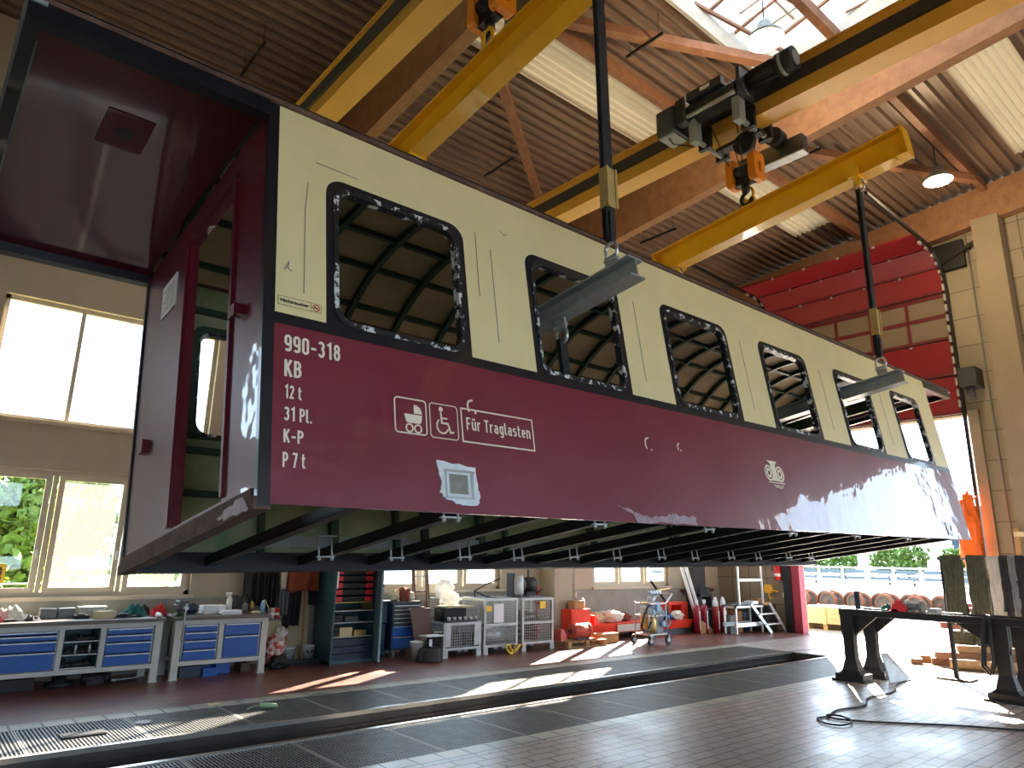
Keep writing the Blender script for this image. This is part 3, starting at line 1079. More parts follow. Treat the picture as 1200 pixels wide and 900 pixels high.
dm = MB().box(18.35, 5.02, 5.9, 18.9, 5.38, 6.35).cyl((18.5, 5.2, 5.6), (18.5, 5.2, 5.95), .09)
tag(dm.build('door_drive', M_DKGREY), 'dark grey motor unit of the door on the end wall', 'motor')

# ------------------------------------------------------------------ pit rails and gratings
for nm, (ya, yb), lab, sgn in (('rail', (GY1 - .005, GY1 + .065), 'steel running rail on the near lip of the pit', 1),
                               ('rail', (GY2 - .065, GY2 + .005), 'steel running rail on the workbench side lip of the pit', -1)):
    t = thing('pit_rail', lab, 'rail', (5, (ya + yb) / 2, -.16))
    yc = (ya + yb) / 2
    MB().box(X0, ya, -.035, X1, yb, .012).build('rail_head', M_RAILTOP, parent=t)
    MB().box(X0, yc - .012, -.13, X1, yc + .012, -.035).box(X0, yc - .06, -.16, X1, yc + .06, -.13).build('rail_web', M_RAIL, parent=t)
    MB().box(X0, yc - .035 + sgn * .02, -.62, PX1, yc + .035 + sgn * .02, -.30).build('pit_channel', M_RAIL, parent=t)
    for i in range(14):
        x = 1.2 + i * 1.02
        MB().cyl((x, yc + sgn * .05, -.36), (x, yc + sgn * .13, -.36), .045, n=8).box(x - .07, yc + sgn * .035, -.28, x + .07, yc + sgn * .085, -.20).build('rail_fixing', M_BLACKST, parent=t)

gp = MB()
GW, GD = 1.035, GY1 - GY0 - .015
gp.box(0, 0, -.035, GW, .018, 0).box(0, GD - .018, -.035, GW, GD, 0).box(0, 0, -.035, .016, GD, .002, mi=1).box(GW - .016, 0, -.035, GW, GD, .002, mi=1)
for i in range(1, 30):
    x = GW * i / 30
    gp.box(x - .0075, .018, -.03, x + .0075, GD - .018, -.001)
for i in range(1, 14):
    y = GD * i / 14
    gp.box(.010, y - .0035, -.012, GW - .010, y + .0035, -.0015)
grate_me = None
for row, y in ((0, GY0 + .005), (1, GY2 + .01)):
    side = 'near the camera' if row == 0 else 'towards the workbenches'
    for k in range(16):
        x = PX1 - .01 - (k + 1) * 1.04
        lab = '%s steel floor grating from the far pit end, row %s' % (ORDN[k], side)
        if grate_me is None:
            grate_me = gp.build('floor_grating', [M_GRATE, M_JOINT], base=(0, 0, 0))
            g = grate_me
        else:
            g = grate_me.copy()
            COL.objects.link(g)
        g.location = (x, y, 0)
        tag(g, lab, 'floor grating', 'steel gratings in two rows beside the pit')
# ------------------------------------------------------------------ the lifted coach body (local frame: x along, y across, z up)
C_LOC, C_ROT = (1.0868, 2.8926, 2.0081), (-0.1517, -0.0126, 0.0139)
CL_, CW, CH = 8.84, 2.10, 2.08
ZB, ZC, ZT = .833, .89, 1.74
WIN = [(.313, 1.208), (1.708, 2.622), (3.120, 4.055), (4.568, 5.470), (6.050, 6.930), (7.515, 8.400)]
coach = thing('railway_coach_body', 'red and cream narrow gauge coach body hanging tilted in slings over the pit', 'railway coach', C_LOC, rot=C_ROT, local=True)
CM = Matrix.LocRotScale(Vector(C_LOC), Euler(C_ROT), None)


def cw(x, y, z):
    return CM @ Vector((x, y, z))


M_REDW, M_CREAMW = M_RED, M_CREAM
for side in (0, 1):
    if side == 0:
        fn = lambda u, v, w: (u, w, v)
    else:
        fn = lambda u, v, w: (u, CW - w, v)
    # lower red panel
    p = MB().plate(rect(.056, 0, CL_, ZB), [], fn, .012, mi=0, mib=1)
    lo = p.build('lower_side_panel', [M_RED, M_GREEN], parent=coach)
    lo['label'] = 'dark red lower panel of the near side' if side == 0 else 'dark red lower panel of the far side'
    # cream panel with notches for the windows
    outl = [(.056, ZC)]
    for a, b in WIN:
        outl += [(a, ZC), (a, ZT - .10)]
        outl += [(a + .10 - .10 * math.cos(i * PI / 12), ZT - .10 + .10 * math.sin(i * PI / 12)) for i in range(1, 7)]
        outl += [(b - .10 + .10 * math.sin(i * PI / 12), ZT - .10 + .10 * math.cos(i * PI / 12)) for i in range(0, 7)]
        outl += [(b, ZC)]
    outl += [(CL_, ZC), (CL_, CH), (.056, CH)]
    p = MB().plate(outl, [], fn, .012, mi=0, mib=1)
    up = p.build('upper_side_panel', [M_CREAM, M_GREEN], parent=coach)
    up['label'] = 'cream upper panel between the windows'
    MB().plate(rect(.056, ZB, CL_, ZC), [], fn, .014, mi=0, mib=1).build('belt_stripe', [M_BLACKP, M_GREEN], parent=coach)
    for a, b in WIN:
        sur = rrect(a, ZC - .001, b, ZT, .10, 6, (0, 0, 1, 1))
        opn = rrect(a + .05, ZC + .012, b - .05, ZT - .045, .10, 6)
        fr = MB().plate(sur, [opn], fn, .05, mi=0, mib=1, mie=0)
        fo = fr.build('window_surround', [M_BLACKP, M_DKGREEN], parent=coach)
        o2 = rrect(a + .042, ZC + .004, b - .042, ZT - .037, .105, 6)
        i2 = rrect(a + .068, ZC + .032, b - .068, ZT - .063, .09, 6)
        f3 = (lambda u, v, w: (u, -.006 + w, v)) if side == 0 else (lambda u, v, w: (u, CW + .006 - w, v))
        MB().plate(o2, [i2], f3, .05).build('sealant_bead', M_SEAL, parent=fo)
    # black corner posts
    y0, y1 = (0, .03) if side == 0 else (CW - .03, CW)
    MB().box(0, y0 - (.002 if side == 0 else 0), -.01, .056, y1 + (.002 if side else 0), CH).build('corner_post', M_BLACKP, parent=coach)
    # inner posts
    for k, x in enumerate((.10, 1.42, 2.84, 4.28, 5.74, 7.20, 8.70)):
        ya, yb = (.012, .075) if side == 0 else (CW - .075, CW - .012)
        MB().box(x - .03, ya, .02, x + .03, yb, CH - .02).build('wall_post', M_DKGREEN, parent=coach)
    ya, yb = (.014, .06) if side == 0 else (CW - .06, CW - .014)
    for z in (.50, .80, 1.86):
        MB().box(.08, ya, z - .02, CL_ - .02, yb, z + .02).build('wall_rail', M_DKGREEN, parent=coach)
    # gutter / roof edge
    ya, yb = (-.018, .02) if side == 0 else (CW - .02, CW + .018)
    MB().box(-1.03, ya, CH - .012, CL_ + .98, yb, CH + .016).build('roof_edge', M_RUST, parent=coach)

# near side writing and patches
FY = -.0035
on = lambda u, v: (u, FY, v)


def outline(m, x0, z0, x1, z1, t, r=0., mi=0):
    o = rrect(x0, z0, x1, z1, r, 5) if r else rect(x0, z0, x1, z1)
    i = rrect(x0 + t, z0 + t, x1 - t, z1 - t, max(.004, r - t), 5) if r else rect(x0 + t, z0 + t, x1 - t, z1 - t)
    return m.plate(o, [i], lambda u, v, w: (u, FY + w, v), .002, mi)


def disc(m, cx, cz, r, mi=0, y=None, hole=0., n=24):
    yy = FY if y is None else y
    o = [(cx + r * math.cos(2 * PI * i / n), cz + r * math.sin(2 * PI * i / n)) for i in range(n)]
    h = [[(cx + hole * math.cos(2 * PI * i / n), cz + hole * math.sin(2 * PI * i / n)) for i in range(n)]] if hole else []
    return m.plate(o, h, lambda u, v, w: (u, yy + w, v), .002, mi)


def poly(m, pts, mi=0, y=None):
    yy = FY if y is None else y
    return m.plate(pts, [], lambda u, v, w: (u, yy + w, v), .002, mi)


def strokes(m, pts, t, mi=0):
    for i in range(len(pts) - 1):
        m.bar((pts[i][0], FY + .001, pts[i][1]), (pts[i + 1][0], FY + .001, pts[i + 1][1]), .002, t, up=(0, 0, 1) if abs(pts[i][0] - pts[i + 1][0]) > 1e-4 else (1, 0, 0), mi=mi)
    for p in pts:
        disc(m, p[0], p[1], t / 2, mi, n=10)
    return m


for body, x0, z0, x1, z1, nm in (('990-318', .104, .700, .384, .784, 'lettering'), ('KB', .106, .578, .189, .660, 'lettering'), ('12 t', .108, .474, .189, .537, 'lettering'),
                                 ('31 Pl.', .108, .370, .240, .434, 'lettering'), ('K-P', .108, .270, .200, .331, 'lettering'), ('P 7 t', .106, .160, .210, .227, 'lettering')):
    m = MB()
    sign_text(m, body, x0, x1, z0, z1, lambda u, v, w: (u, FY + w, v), weight=.15)
    o = m.build(nm, M_LETTER, parent=coach)
    o['label'] = 'cream lettering reading ' + body
m = MB()
outline(m, .676, .385, .871, .575, .007, .022)
poly(m, [(.735, .490), (.842, .490), (.838, .460), (.828, .444), (.750, .444), (.740, .460)])
poly(m, [(.793, .496), (.842, .496), (.838, .515), (.826, .532), (.810, .540), (.793, .543)])
for cx in (.763, .814):
    disc(m, cx, .417, .024, hole=.016)
m.build('pram_sign', M_LETTER, parent=coach)['label'] = 'pram symbol in a rounded square'
m = MB()
outline(m, .888, .382, 1.071, .573, .005, .022)
disc(m, .961, .543, .0135)
strokes(m, [(.960, .522), (.964, .468), (1.003, .468), (1.018, .420), (1.036, .424)], .010)
strokes(m, [(.962, .495), (.998, .495)], .008)
strokes(m, [(.945 + 0, .482), (.933, .462), (.933, .440), (.944, .420), (.966, .411), (.988, .418), (1.002, .436)], .009)
m.build('wheelchair_sign', M_LETTER, parent=coach)['label'] = 'wheelchair symbol in a rounded square'
m = MB()
outline(m, 1.092, .380, 1.618, .573, .008)
sign_text(m, 'F\u00fcr Traglasten', 1.125, 1.592, .452, .523, lambda u, v, w: (u, FY + w, v), weight=.13)
m.build('load_sign', M_LETTER, parent=coach)['label'] = 'framed lettering reading Für Traglasten'
m = MB()
poly(m, rect(.068, .928, .287, .978), mi=2)
for r in (rect(.070, .930, .285, .9315), rect(.070, .9745, .285, .976), rect(.070, .930, .0715, .976), rect(.2835, .930, .285, .976), rect(.232, .930, .2335, .976)):
    poly(m, r, mi=0, y=FY - .001)
text_on(m, 'Nichtraucher', .080, .945, .222, .963, lambda u, v: (u, FY - .001, v), bold=.045, mi=0)
disc(m, .259, .953, .019, mi=1, y=FY - .001, hole=.0145)
m.bar((.247, FY - .0005, .964), (.271, FY - .0005, .942), .001, .004, mi=1)
m.box(.248, FY - .001, .950, .268, FY, .955, mi=0)
m.build('no_smoking_sign', [M_LETBLACK, M_SIGNRED, M_CREAM], parent=coach)['label'] = 'small label reading Nichtraucher with red no smoking ring'
# emblem: winged rail section between two wheels
m = MB()
poly(m, [(4.262, .575), (4.425, .575), (4.385, .548), (4.375, .50), (4.375, .47), (4.395, .43), (4.435, .405), (4.275, .405), (4.305, .43), (4.318, .47), (4.318, .50), (4.305, .548)])
for cx in (4.262, 4.436):
    disc(m, cx, .468, .068, hole=.052)
    disc(m, cx, .468, .040, hole=.020)
    for k in range(6):
        a = k * PI / 3
        m.bar((cx + .018 * math.cos(a), FY + .001, .468 + .018 * math.sin(a)), (cx + .055 * math.cos(a), FY + .001, .468 + .055 * math.sin(a)), .002, .007, up=(math.sin(a), 0, -math.cos(a)))
poly(m, rect(4.225, .386, 4.490, .394))
text_on(m, '"WILLI"', 4.30, .345, 4.455, .374, on, bold=.02)
m.build('emblem', M_LETTER, parent=coach)['label'] = 'pale emblem of a rail profile between two wheels'


def ragged(pts, amp, seed, sub=5):
    r = random.Random(seed)
    out = []
    for i in range(len(pts)):
        a, b = Vector((*pts[i], 0)), Vector((*pts[(i + 1) % len(pts)], 0))
        for k in range(sub):
            q = a.lerp(b, k / sub)
            out.append((q.x + r.uniform(-amp, amp), q.y + r.uniform(-amp, amp)))
    return out


m = MB()
o = ragged([(.915, .265), (1.155, .245), (1.165, .17), (1.178, .08), (1.16, .048), (1.06, .035), (.955, .07), (.925, .10), (.935, .15)], .006, 3)
m.plate(o, [rect(.985, .098, 1.105, .200)], lambda u, v, w: (u, FY + w - .004, v), .006)
po = m.build('filler_patch', M_FILLER, parent=coach)
po['label'] = 'pale filler patch low on the red side near the corner'
poly(MB(), rect(.978, .09, 1.112, .208), y=FY - .0005).build('patch_centre', M_FILLGREY, parent=po)
for (x0, z0, x1, z1) in ((.955, .21, 1.15, .222), (.955, .072, 1.14, .082), (.958, .08, .968, .22), (1.125, .08, 1.14, .22)):
    MB().box(x0, FY - .007, z0, x1, FY - .003, z1).build('metal_strip', M_SILVER, parent=po)
m = MB()
poly(m, ragged([(2.27, .10), (2.40, .085), (2.46, .055), (2.62, .04), (2.72, .05), (2.85, .075), (2.92, .06), (3.10, .06), (3.10, .004), (2.45, .004), (2.43, .05)], .008, 9))
m.build('filler_smear', M_SMEAR, parent=coach)['label'] = 'pale smear of filler along the bottom edge'
m = MB()
oo = ragged([(8.06, .20), (8.26, .19), (8.28, .05), (8.08, .05)], .014, 4)
m.plate(oo, [rect(8.13, .095, 8.22, .15)], lambda u, v, w: (u, FY + w - .004, v), .005)
m.build('filler_patch', M_FILLER, parent=coach)['label'] = 'small ring of pale filler at the far lower corner'
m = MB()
for (x, z, k) in ((1.165, .590, 1), (2.69, .545, 1.2), (3.05, .560, .7)):  # pale crescents, each with a dot, on the red panel
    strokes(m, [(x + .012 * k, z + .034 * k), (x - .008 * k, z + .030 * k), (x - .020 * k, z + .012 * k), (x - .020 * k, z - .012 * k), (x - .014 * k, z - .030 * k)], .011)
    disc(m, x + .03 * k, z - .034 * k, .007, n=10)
m.build('pale_crescent', M_LETTER, parent=coach)['label'] = 'small pale crescents and dots on the red side'

for x in (1.42, 2.80, 4.26, 5.74, 7.20):
    m = MB().box(x - .0025, -.0015, 1.02, x + .0025, .001, 1.66)
    m.build('panel_seam', M_GREY, parent=coach)
m = MB()
strokes(m, [(.196, 1.02), (.200, 1.50), (.215, 1.66)], .003)
strokes(m, [(.26, 1.80), (.50, 1.795)], .003)
strokes(m, [(1.30, 1.30), (1.305, 1.74)], .003)
strokes(m, [(.10, 1.12), (.12, 1.17), (.115, 1.13), (.135, 1.12)], .003)
strokes(m, [(1.52, 1.82), (1.55, 1.80), (1.58, 1.82)], .003)
m.build('pencil_marks', M_GREY, parent=coach)['label'] = 'thin pencil marks on the cream panel'

# end bulkhead with doorway
DO = rect(.440, .098, 1.172, 1.838)
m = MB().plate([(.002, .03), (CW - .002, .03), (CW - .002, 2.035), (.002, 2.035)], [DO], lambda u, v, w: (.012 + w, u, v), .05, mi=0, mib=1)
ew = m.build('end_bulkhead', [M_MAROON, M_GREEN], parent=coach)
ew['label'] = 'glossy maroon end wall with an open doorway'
m = MB().box(-.004, 1.19, .11, .012, 1.235, 1.83).box(-.004, .405, .11, .012, .432, 1.83).box(-.004, .405, 1.85, .012, 1.235, 1.885)
m.build('doorway_trim', M_MAROON, parent=ew)
MB().box(.004, 1.40, 1.53, .0115, 1.68, 1.76).build('notice', M_PAPER, parent=ew)['label'] = 'white printed notice on the end wall'
m = MB()
for k in range(7):
    m.box(.0025, 1.425, 1.56 + k * .025, .004, 1.655 - (k % 3) * .03, 1.566 + k * .025)
m.build('notice_print', M_GREY, parent=ew)
m = MB().box(-.035, .265, .975, .012, .315, 1.03).box(-.035, .265, .965, -.022, .34, .982)
m.build('door_latch', M_MAROON, parent=ew)
m = MB().box(-.03, 1.72, .66, .012, 1.80, .74)
m.build('latch_plate', M_MAROON, parent=ew)
m = MB().box(-.012, .0, -.024, .06, CW, .030)
so = m.build('end_sill', M_RUST, parent=coach)
m = MB().box(-.002, .06, .030, .02, CW - .03, .075)
m.build('sill_lip', M_RUST, parent=so)
m = MB()
m.plate(ragged([(.05, -.015), (.16, -.02), (.30, -.012), (.42, .01), (.30, .035), (.12, .05)], .008, 12), [], lambda u, v, w: (-.014 + w, u, v), .003)
m.build('old_putty', M_SMEAR, parent=so)

# open far end: partition with wide doorway
m = MB().plate([(.002, .03), (CW - .002, .03), (CW - .002, 2.03), (.002, 2.03)], [rect(.16, .06, CW - .16, 1.88)], lambda u, v, w: (CL_ - .05 + w, u, v), .045)
m.build('far_end_frame', M_DKGREEN, parent=coach)

# canopies over the end platforms
for e, (xa, xb) in enumerate(((-1.03, -.0), (CL_, CL_ + .98))):
    n = 12
    vs = []
    for zoff in (0, .03):
        for x in (xa, xb):
            for i in range(n + 1):
                y = CW * i / n
                vs.append((x, y, 2.035 + .05 * math.sin(PI * i / n) + zoff))
    k = n + 1
    fs = []
    for i in range(n):
        fs.append((i, i + 1, k + i + 1, k + i))
        fs.append((2 * k + i, 3 * k + i, 3 * k + i + 1, 2 * k + i + 1))
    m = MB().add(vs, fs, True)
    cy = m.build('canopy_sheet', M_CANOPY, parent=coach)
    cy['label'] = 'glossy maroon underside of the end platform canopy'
    xo, xi = (xa, xa + .055) if e == 0 else (xb - .055, xb)
    m = MB().box(xo, -.01, 1.985, xi, CW + .01, 2.14)
    m.build('canopy_end_frame', M_BLACKP, parent=coach)
    for ya, yb in ((-.012, .05), (CW - .05, CW + .012)):
        MB().box(xa, ya, 1.975, xb, yb, CH + .01).build('canopy_side_rail', M_BLACKP, parent=coach)
    MB().box(min(xo, xi) - .012, -.02, 2.05, max(xo, xi) + .012, CW + .02, 2.07).build('frame_trim', M_SILVER if e else M_MACHL, parent=coach)
    if e == 0:
        m = MB().box(-.62, .48, 2.063, -.40, .78, 2.076)
        lp = m.build('lamp_plate', M_CANOPY, parent=coach)
        MB().cyl((-.51, .64, 2.060), (-.51, .64, 2.07), .045, n=20).build('lamp_hole', M_BLACK, parent=lp)

# arched roof with hoops and stringers
def arch(y):
    t = y / CW
    return CH - .02 + .34 * (1 - abs(2 * t - 1) ** 2.4)


n = 22
for nm, dz, mm, x0, x1 in (('roof_sheet', .05, M_GREY, -1.02, CL_ + .97), ('ceiling_board', .022, M_CEIL, .03, CL_ - .02)):
    vs = []
    for zz in (dz, dz + .012):
        for x in (x0, x1):
            vs += [(x, CW * i / n, arch(CW * i / n) + zz) for i in range(n + 1)]
    k = n + 1
    fs = []
    for i in range(n):
        fs += [(i, i + 1, k + i + 1, k + i), (2 * k + i, 3 * k + i, 3 * k + i + 1, 2 * k + i + 1)]
    MB().add(vs, fs, True).build(nm, mm, parent=coach)
for k in range(19):
    x = .12 + k * .478
    m = MB()
    for i in range(n):
        ya, yb = .03 + (CW - .06) * i / n, .03 + (CW - .06) * (i + 1) / n
        m.bar((x, ya, arch(ya) - .005), (x, yb, arch(yb) - .005), .045, .055)
    m.build('roof_hoop', M_DKGREEN, parent=coach)
for y in (.16, .52, .88, 1.22, 1.58, 1.94):
    MB().bar((.04, y, arch(y) - .002), (CL_ - .03, y, arch(y) - .002), .035, .04).build('roof_stringer', M_DKGREEN, parent=coach)

# underframe
m = MB().box(.02, CW - .12, -.022, CL_, CW - .02, .10)
m.build('sole_bar', M_BLACKST, parent=coach)
m = MB().box(.06, .014, .01, CL_, .06, .10)
m.build('sole_bar', M_BLACKST, parent=coach)
MB().box(.86, CW - .06, .145, 3.86, CW - .05, .225).build('kick_plate', M_BAR, parent=coach)['label'] = 'pale grey plate inside the far wall'
MB().box(4.2, CW - .06, .145, 6.4, CW - .05, .225).build('kick_plate', M_BAR, parent=coach)['label'] = 'pale grey plate inside the far wall'
for k, x in enumerate((.50, 1.14, 1.70, 2.27, 2.84, 3.44, 4.05, 4.66, 5.27, 5.88, 6.50, 7.12, 7.76, 8.44)):
    m = MB().box(x - .035, .02, .012, x + .035, CW - .03, .024).box(x - .035, .02, .012, x - .025, CW - .03, .075)
    cb = m.build('cross_bearer', M_BLACKST, parent=coach)
    for (y) in ((1.42, .06) if k % 2 else (1.46,)):
        if k in (0, 13):
            continue
        hb = MB()
        for dx in (-.055, .035):
            hb.cyl((x - .10 + dx, y, -.035), (x - .10 + dx, y, .13), .0065, n=8)
            hb.cyl((x - .10 + dx, y, -.03), (x - .10 + dx, y, -.012), .012, n=6)
        hb.box(x - .175, y - .012, -.014, x - .05, y + .012, -.007).box(x - .165, y - .010, .120, x - .03, y + .010, .126)
        hb.build('hanger_bolt', M_GALV, parent=cb)
for x in (.85, 1.95, 3.1, 4.3, 5.6, 6.8, 8.0):
    MB().box(x - .02, CW - .10, .10, x + .02, CW - .05, .5).build('wall_strut', M_DKGREEN, parent=coach)

# ------------------------------------------------------------------ lifting tackle
BARS = [(2.165, 1.50), (6.45, 1.53)]
BEAMS = [(3.236, (2.30, 6.01 + .17), (5.72, 5.60 + .17)), (7.515, (2.38, 6.06 + .17), (5.70, 5.69 + .17))]
nearw = ('nearer the letters', 'farther from the letters')


def shackle(m, top, r=.035):
    """bow shackle hanging from top, with pin"""
    x, y, z = top
    pth = [(x, y - r * .8, z)] + [(x, y + r * 1.15 * math.cos(a), z - r * 1.6 - r * 1.15 * math.sin(a)) for a in [PI + i * PI / 8 for i in range(0, -1, -1)]]
    pth = [(x, y - r * .7, z), (x, y - r * 1.1, z - r * 1.2)] + [(x, y - r * 1.1 * math.cos(a), z - r * 1.6 - r * 1.1 * math.sin(a)) for a in [i * PI / 8 for i in range(9)]] + [(x, y + r * 1.1, z - r * 1.2), (x, y + r * .7, z)]
    m.tube(pth, r * .28, 8)
    m.cyl((x, y - r * 1.3, z), (x, y + r * 1.3, z), r * .3, n=10)
    return m


for k, (bx, bz) in enumerate(BARS):
    t = thing('support_beam', 'grey steel beam pushed through the coach window openings, ' + ('second window' if k == 0 else 'fifth window'), 'steel beam', C_LOC, rot=C_ROT, local=True, group='grey support beams through the coach')
    m = MB().ibeam((bx, -.53, bz), (bx, 2.63, bz), .14, .14, .012, .014)
    m.build('beam', M_BAR, parent=t)
    for y in (-.345, 2.44):
        MB().box(bx - .012, y - .05, bz + .07, bx + .012, y + .05, bz + .17).build('lifting_lug', M_BAR, parent=t)
    for y in (.175, 1.925):
        MB().box(bx - .012, y - .05, bz - .15, bx + .012, y + .05, bz - .07).build('lifting_lug', M_BAR, parent=t)

    X, (yn, zn), (yf, zf) = BEAMS[k]
    # outer slings: from lug up to the yellow beam
    for y, by in ((-.345, 2.90), (2.44, 5.36)):
        top = cw(bx, y, bz + .15)
        f = (by - yn) / (yf - yn)
        zb = zn + (zf - zn) * f - .19
        where = ('near side of the coach' if y < 0 else 'far side of the coach') + (', by the second window' if k == 0 else ', by the fifth window')
        sl = thing('lifting_sling', 'black sling from yellow beam, ' + where, 'sling', (top.x, top.y, top.z), group='black lifting slings')
        m = MB()
        P0, P1 = Vector((top.x, top.y, top.z + .14)), Vector((X, by, zb - .10))
        m.bar(P0, P1, .085, .016, up=(0, -1, 0))
        m.bar(P0 + Vector((.0, .03, 0)), P1 + Vector((0, .03, 0)), .075, .014, up=(0, -1, 0))
        m.bar(P0 - Vector((0, 0, .02)), P0 + (P1 - P0) * .10, .05, .05, up=(0, -1, 0))
        m.build('webbing', M_STRAP, parent=sl)
        a, b = P0.lerp(P1, .115), P0.lerp(P1, .265)
        m = MB()
        m.bar(a - Vector((.042, 0, 0)), b - Vector((.042, 0, 0)), .018, .075, up=(0, -1, 0)).bar(a + Vector((.042, 0, 0)), b + Vector((.042, 0, 0)), .018, .075, up=(0, -1, 0))
        m.bar(a + Vector((0, -.022, 0)), b + Vector((0, -.022, 0)), .07, .012, up=(0, -1, 0))
        m.build('protective_sleeve', M_SLEEVE, parent=sl)
        shackle(MB(), (top.x, top.y, top.z - .005), -.045).build('shackle', M_SILVER, parent=sl)
        shackle(MB(), (X, by, zb), .045).build('shackle', M_SILVER, parent=sl)
    # inner straps: from the bar down to the floor bearers
    for y in (.175, 1.925):
        where = ('inside the near wall' if y < 1 else 'inside the far wall') + (' at the second window' if k == 0 else ' at the fifth window')
        sl = thing('hanging_strap', 'short black strap shackled under the grey beam ' + where, 'sling', C_LOC, rot=C_ROT, local=True, group='black straps inside the coach')
        m = MB().bar((bx, y, bz - .22), (bx, y, .06), .065, .014, up=(0, -1, 0)).bar((bx, y + .025, bz - .22), (bx, y + .025, .06), .06, .012, up=(0, -1, 0))
        m.build('webbing', M_STRAP, parent=sl)
        m = MB()
        shackle(m, (bx, y, bz - .125), .045)
        m.build('shackle', M_SILVER, parent=sl)

# yellow lifting beams
for k, (X, (yn, zn), (yf, zf)) in enumerate(BEAMS):
    t = thing('lifting_beam', 'yellow steel lifting beam hung crosswise above the coach, ' + ('near end above the second window' if k == 0 else 'near end above the fifth window'), 'lifting beam',
              (X, (yn + yf) / 2, (zn + zf) / 2), group='yellow lifting beams')
    A, B = Vector((X, yn, zn)), Vector((X, yf, zf))
    d = (B - A).normalized()
    MB().ibeam(A, B, .19, .34, .016, .022).build('beam', M_YELLOW, parent=t, bevel=.004)
    for P, s in ((A, -1), (B, 1)):
        MB().bar(P + d * (.0 * s), P + d * (.02 * s), .20, .35).build('end_plate', M_YELLOW, parent=t)
        q = P - d * (.10 * s)
        MB().cyl(q + Vector((-.10, 0, -.13)), q + Vector((.10, 0, -.13)), .045, n=14).build('end_pin', M_YELLOW, parent=t)
    for y in (2.90, 5.36):
        f = (y - yn) / (yf - yn)
        c = A.lerp(B, f) - Vector((0, 0, .17))
        MB().box(c.x - .10, c.y - .05, c.z - .02, c.x + .10, c.y + .05, c.z + .03).cyl((c.x - .06, c.y, c.z - .04), (c.x + .06, c.y, c.z - .04), .03, n=12).build('sling_bracket', M_YELLOW, parent=t)
    c = A.lerp(B, .16) - Vector((0, 0, .10))
    MB().box(c.x - .14, c.y - .06, c.z - .08, c.x - .095, c.y + .06, c.z + .08).build('stop_block', M_YELLOW, parent=t)
    c = A.lerp(B, .565) + Vector((0, 0, .17))
    m = MB().box(c.x - .02, c.y - .09, c.z - .01, c.x + .02, c.y + .09, c.z + .12)
    m.tube([(c.x, c.y + .07 * math.cos(a), c.z + .19 + .10 * math.sin(a)) for a in [2 * PI * i / 16 for i in range(16)]], .02, 8, closed=True)
    m.build('lifting_eye', M_YELLOW, parent=t)
# ------------------------------------------------------------------ bridge cranes
GIR = [3.26, 7.47]
for k, gx in enumerate(GIR):
    t = thing('bridge_crane', 'yellow overhead crane girder spanning the hall, ' + ('the one above the coach end wall' if k == 0 else 'the one with the motor hoist in full view'), 'crane', (gx, 2, 7.28), group='overhead bridge cranes')
    MB().box(gx - .13, Y0 + .6, 7.30, gx + .13, 12.0, 7.79).box(gx - .15, Y0 + .6, 7.28, gx + .15, 12.0, 7.315).box(gx - .15, Y0 + .6, 7.775, gx + .15, 12.0, 7.81).build('girder', M_YELLOWD, parent=t)
    r = MB().box(gx - .165, Y0 + .6, 7.49, gx - .13, 12.0, 7.66)
    r.build('conductor_rail', M_DKGREY, parent=t)
    for y in (Y0 + .75, 11.9):
        MB().box(gx - 1.1, y - .16, 7.12, gx + 1.1, y + .16, 7.5).build('end_carriage', M_YELLOWD, parent=t)
for k, y in enumerate((Y0 + .75, 11.9)):
    struct(MB().ibeam((X0, y, 6.85), (X1, y, 6.85), .3, .5, .03, .04).build('beam_runway_%d' % (k + 1), M_GREY, base=(0, y, 6.85)))


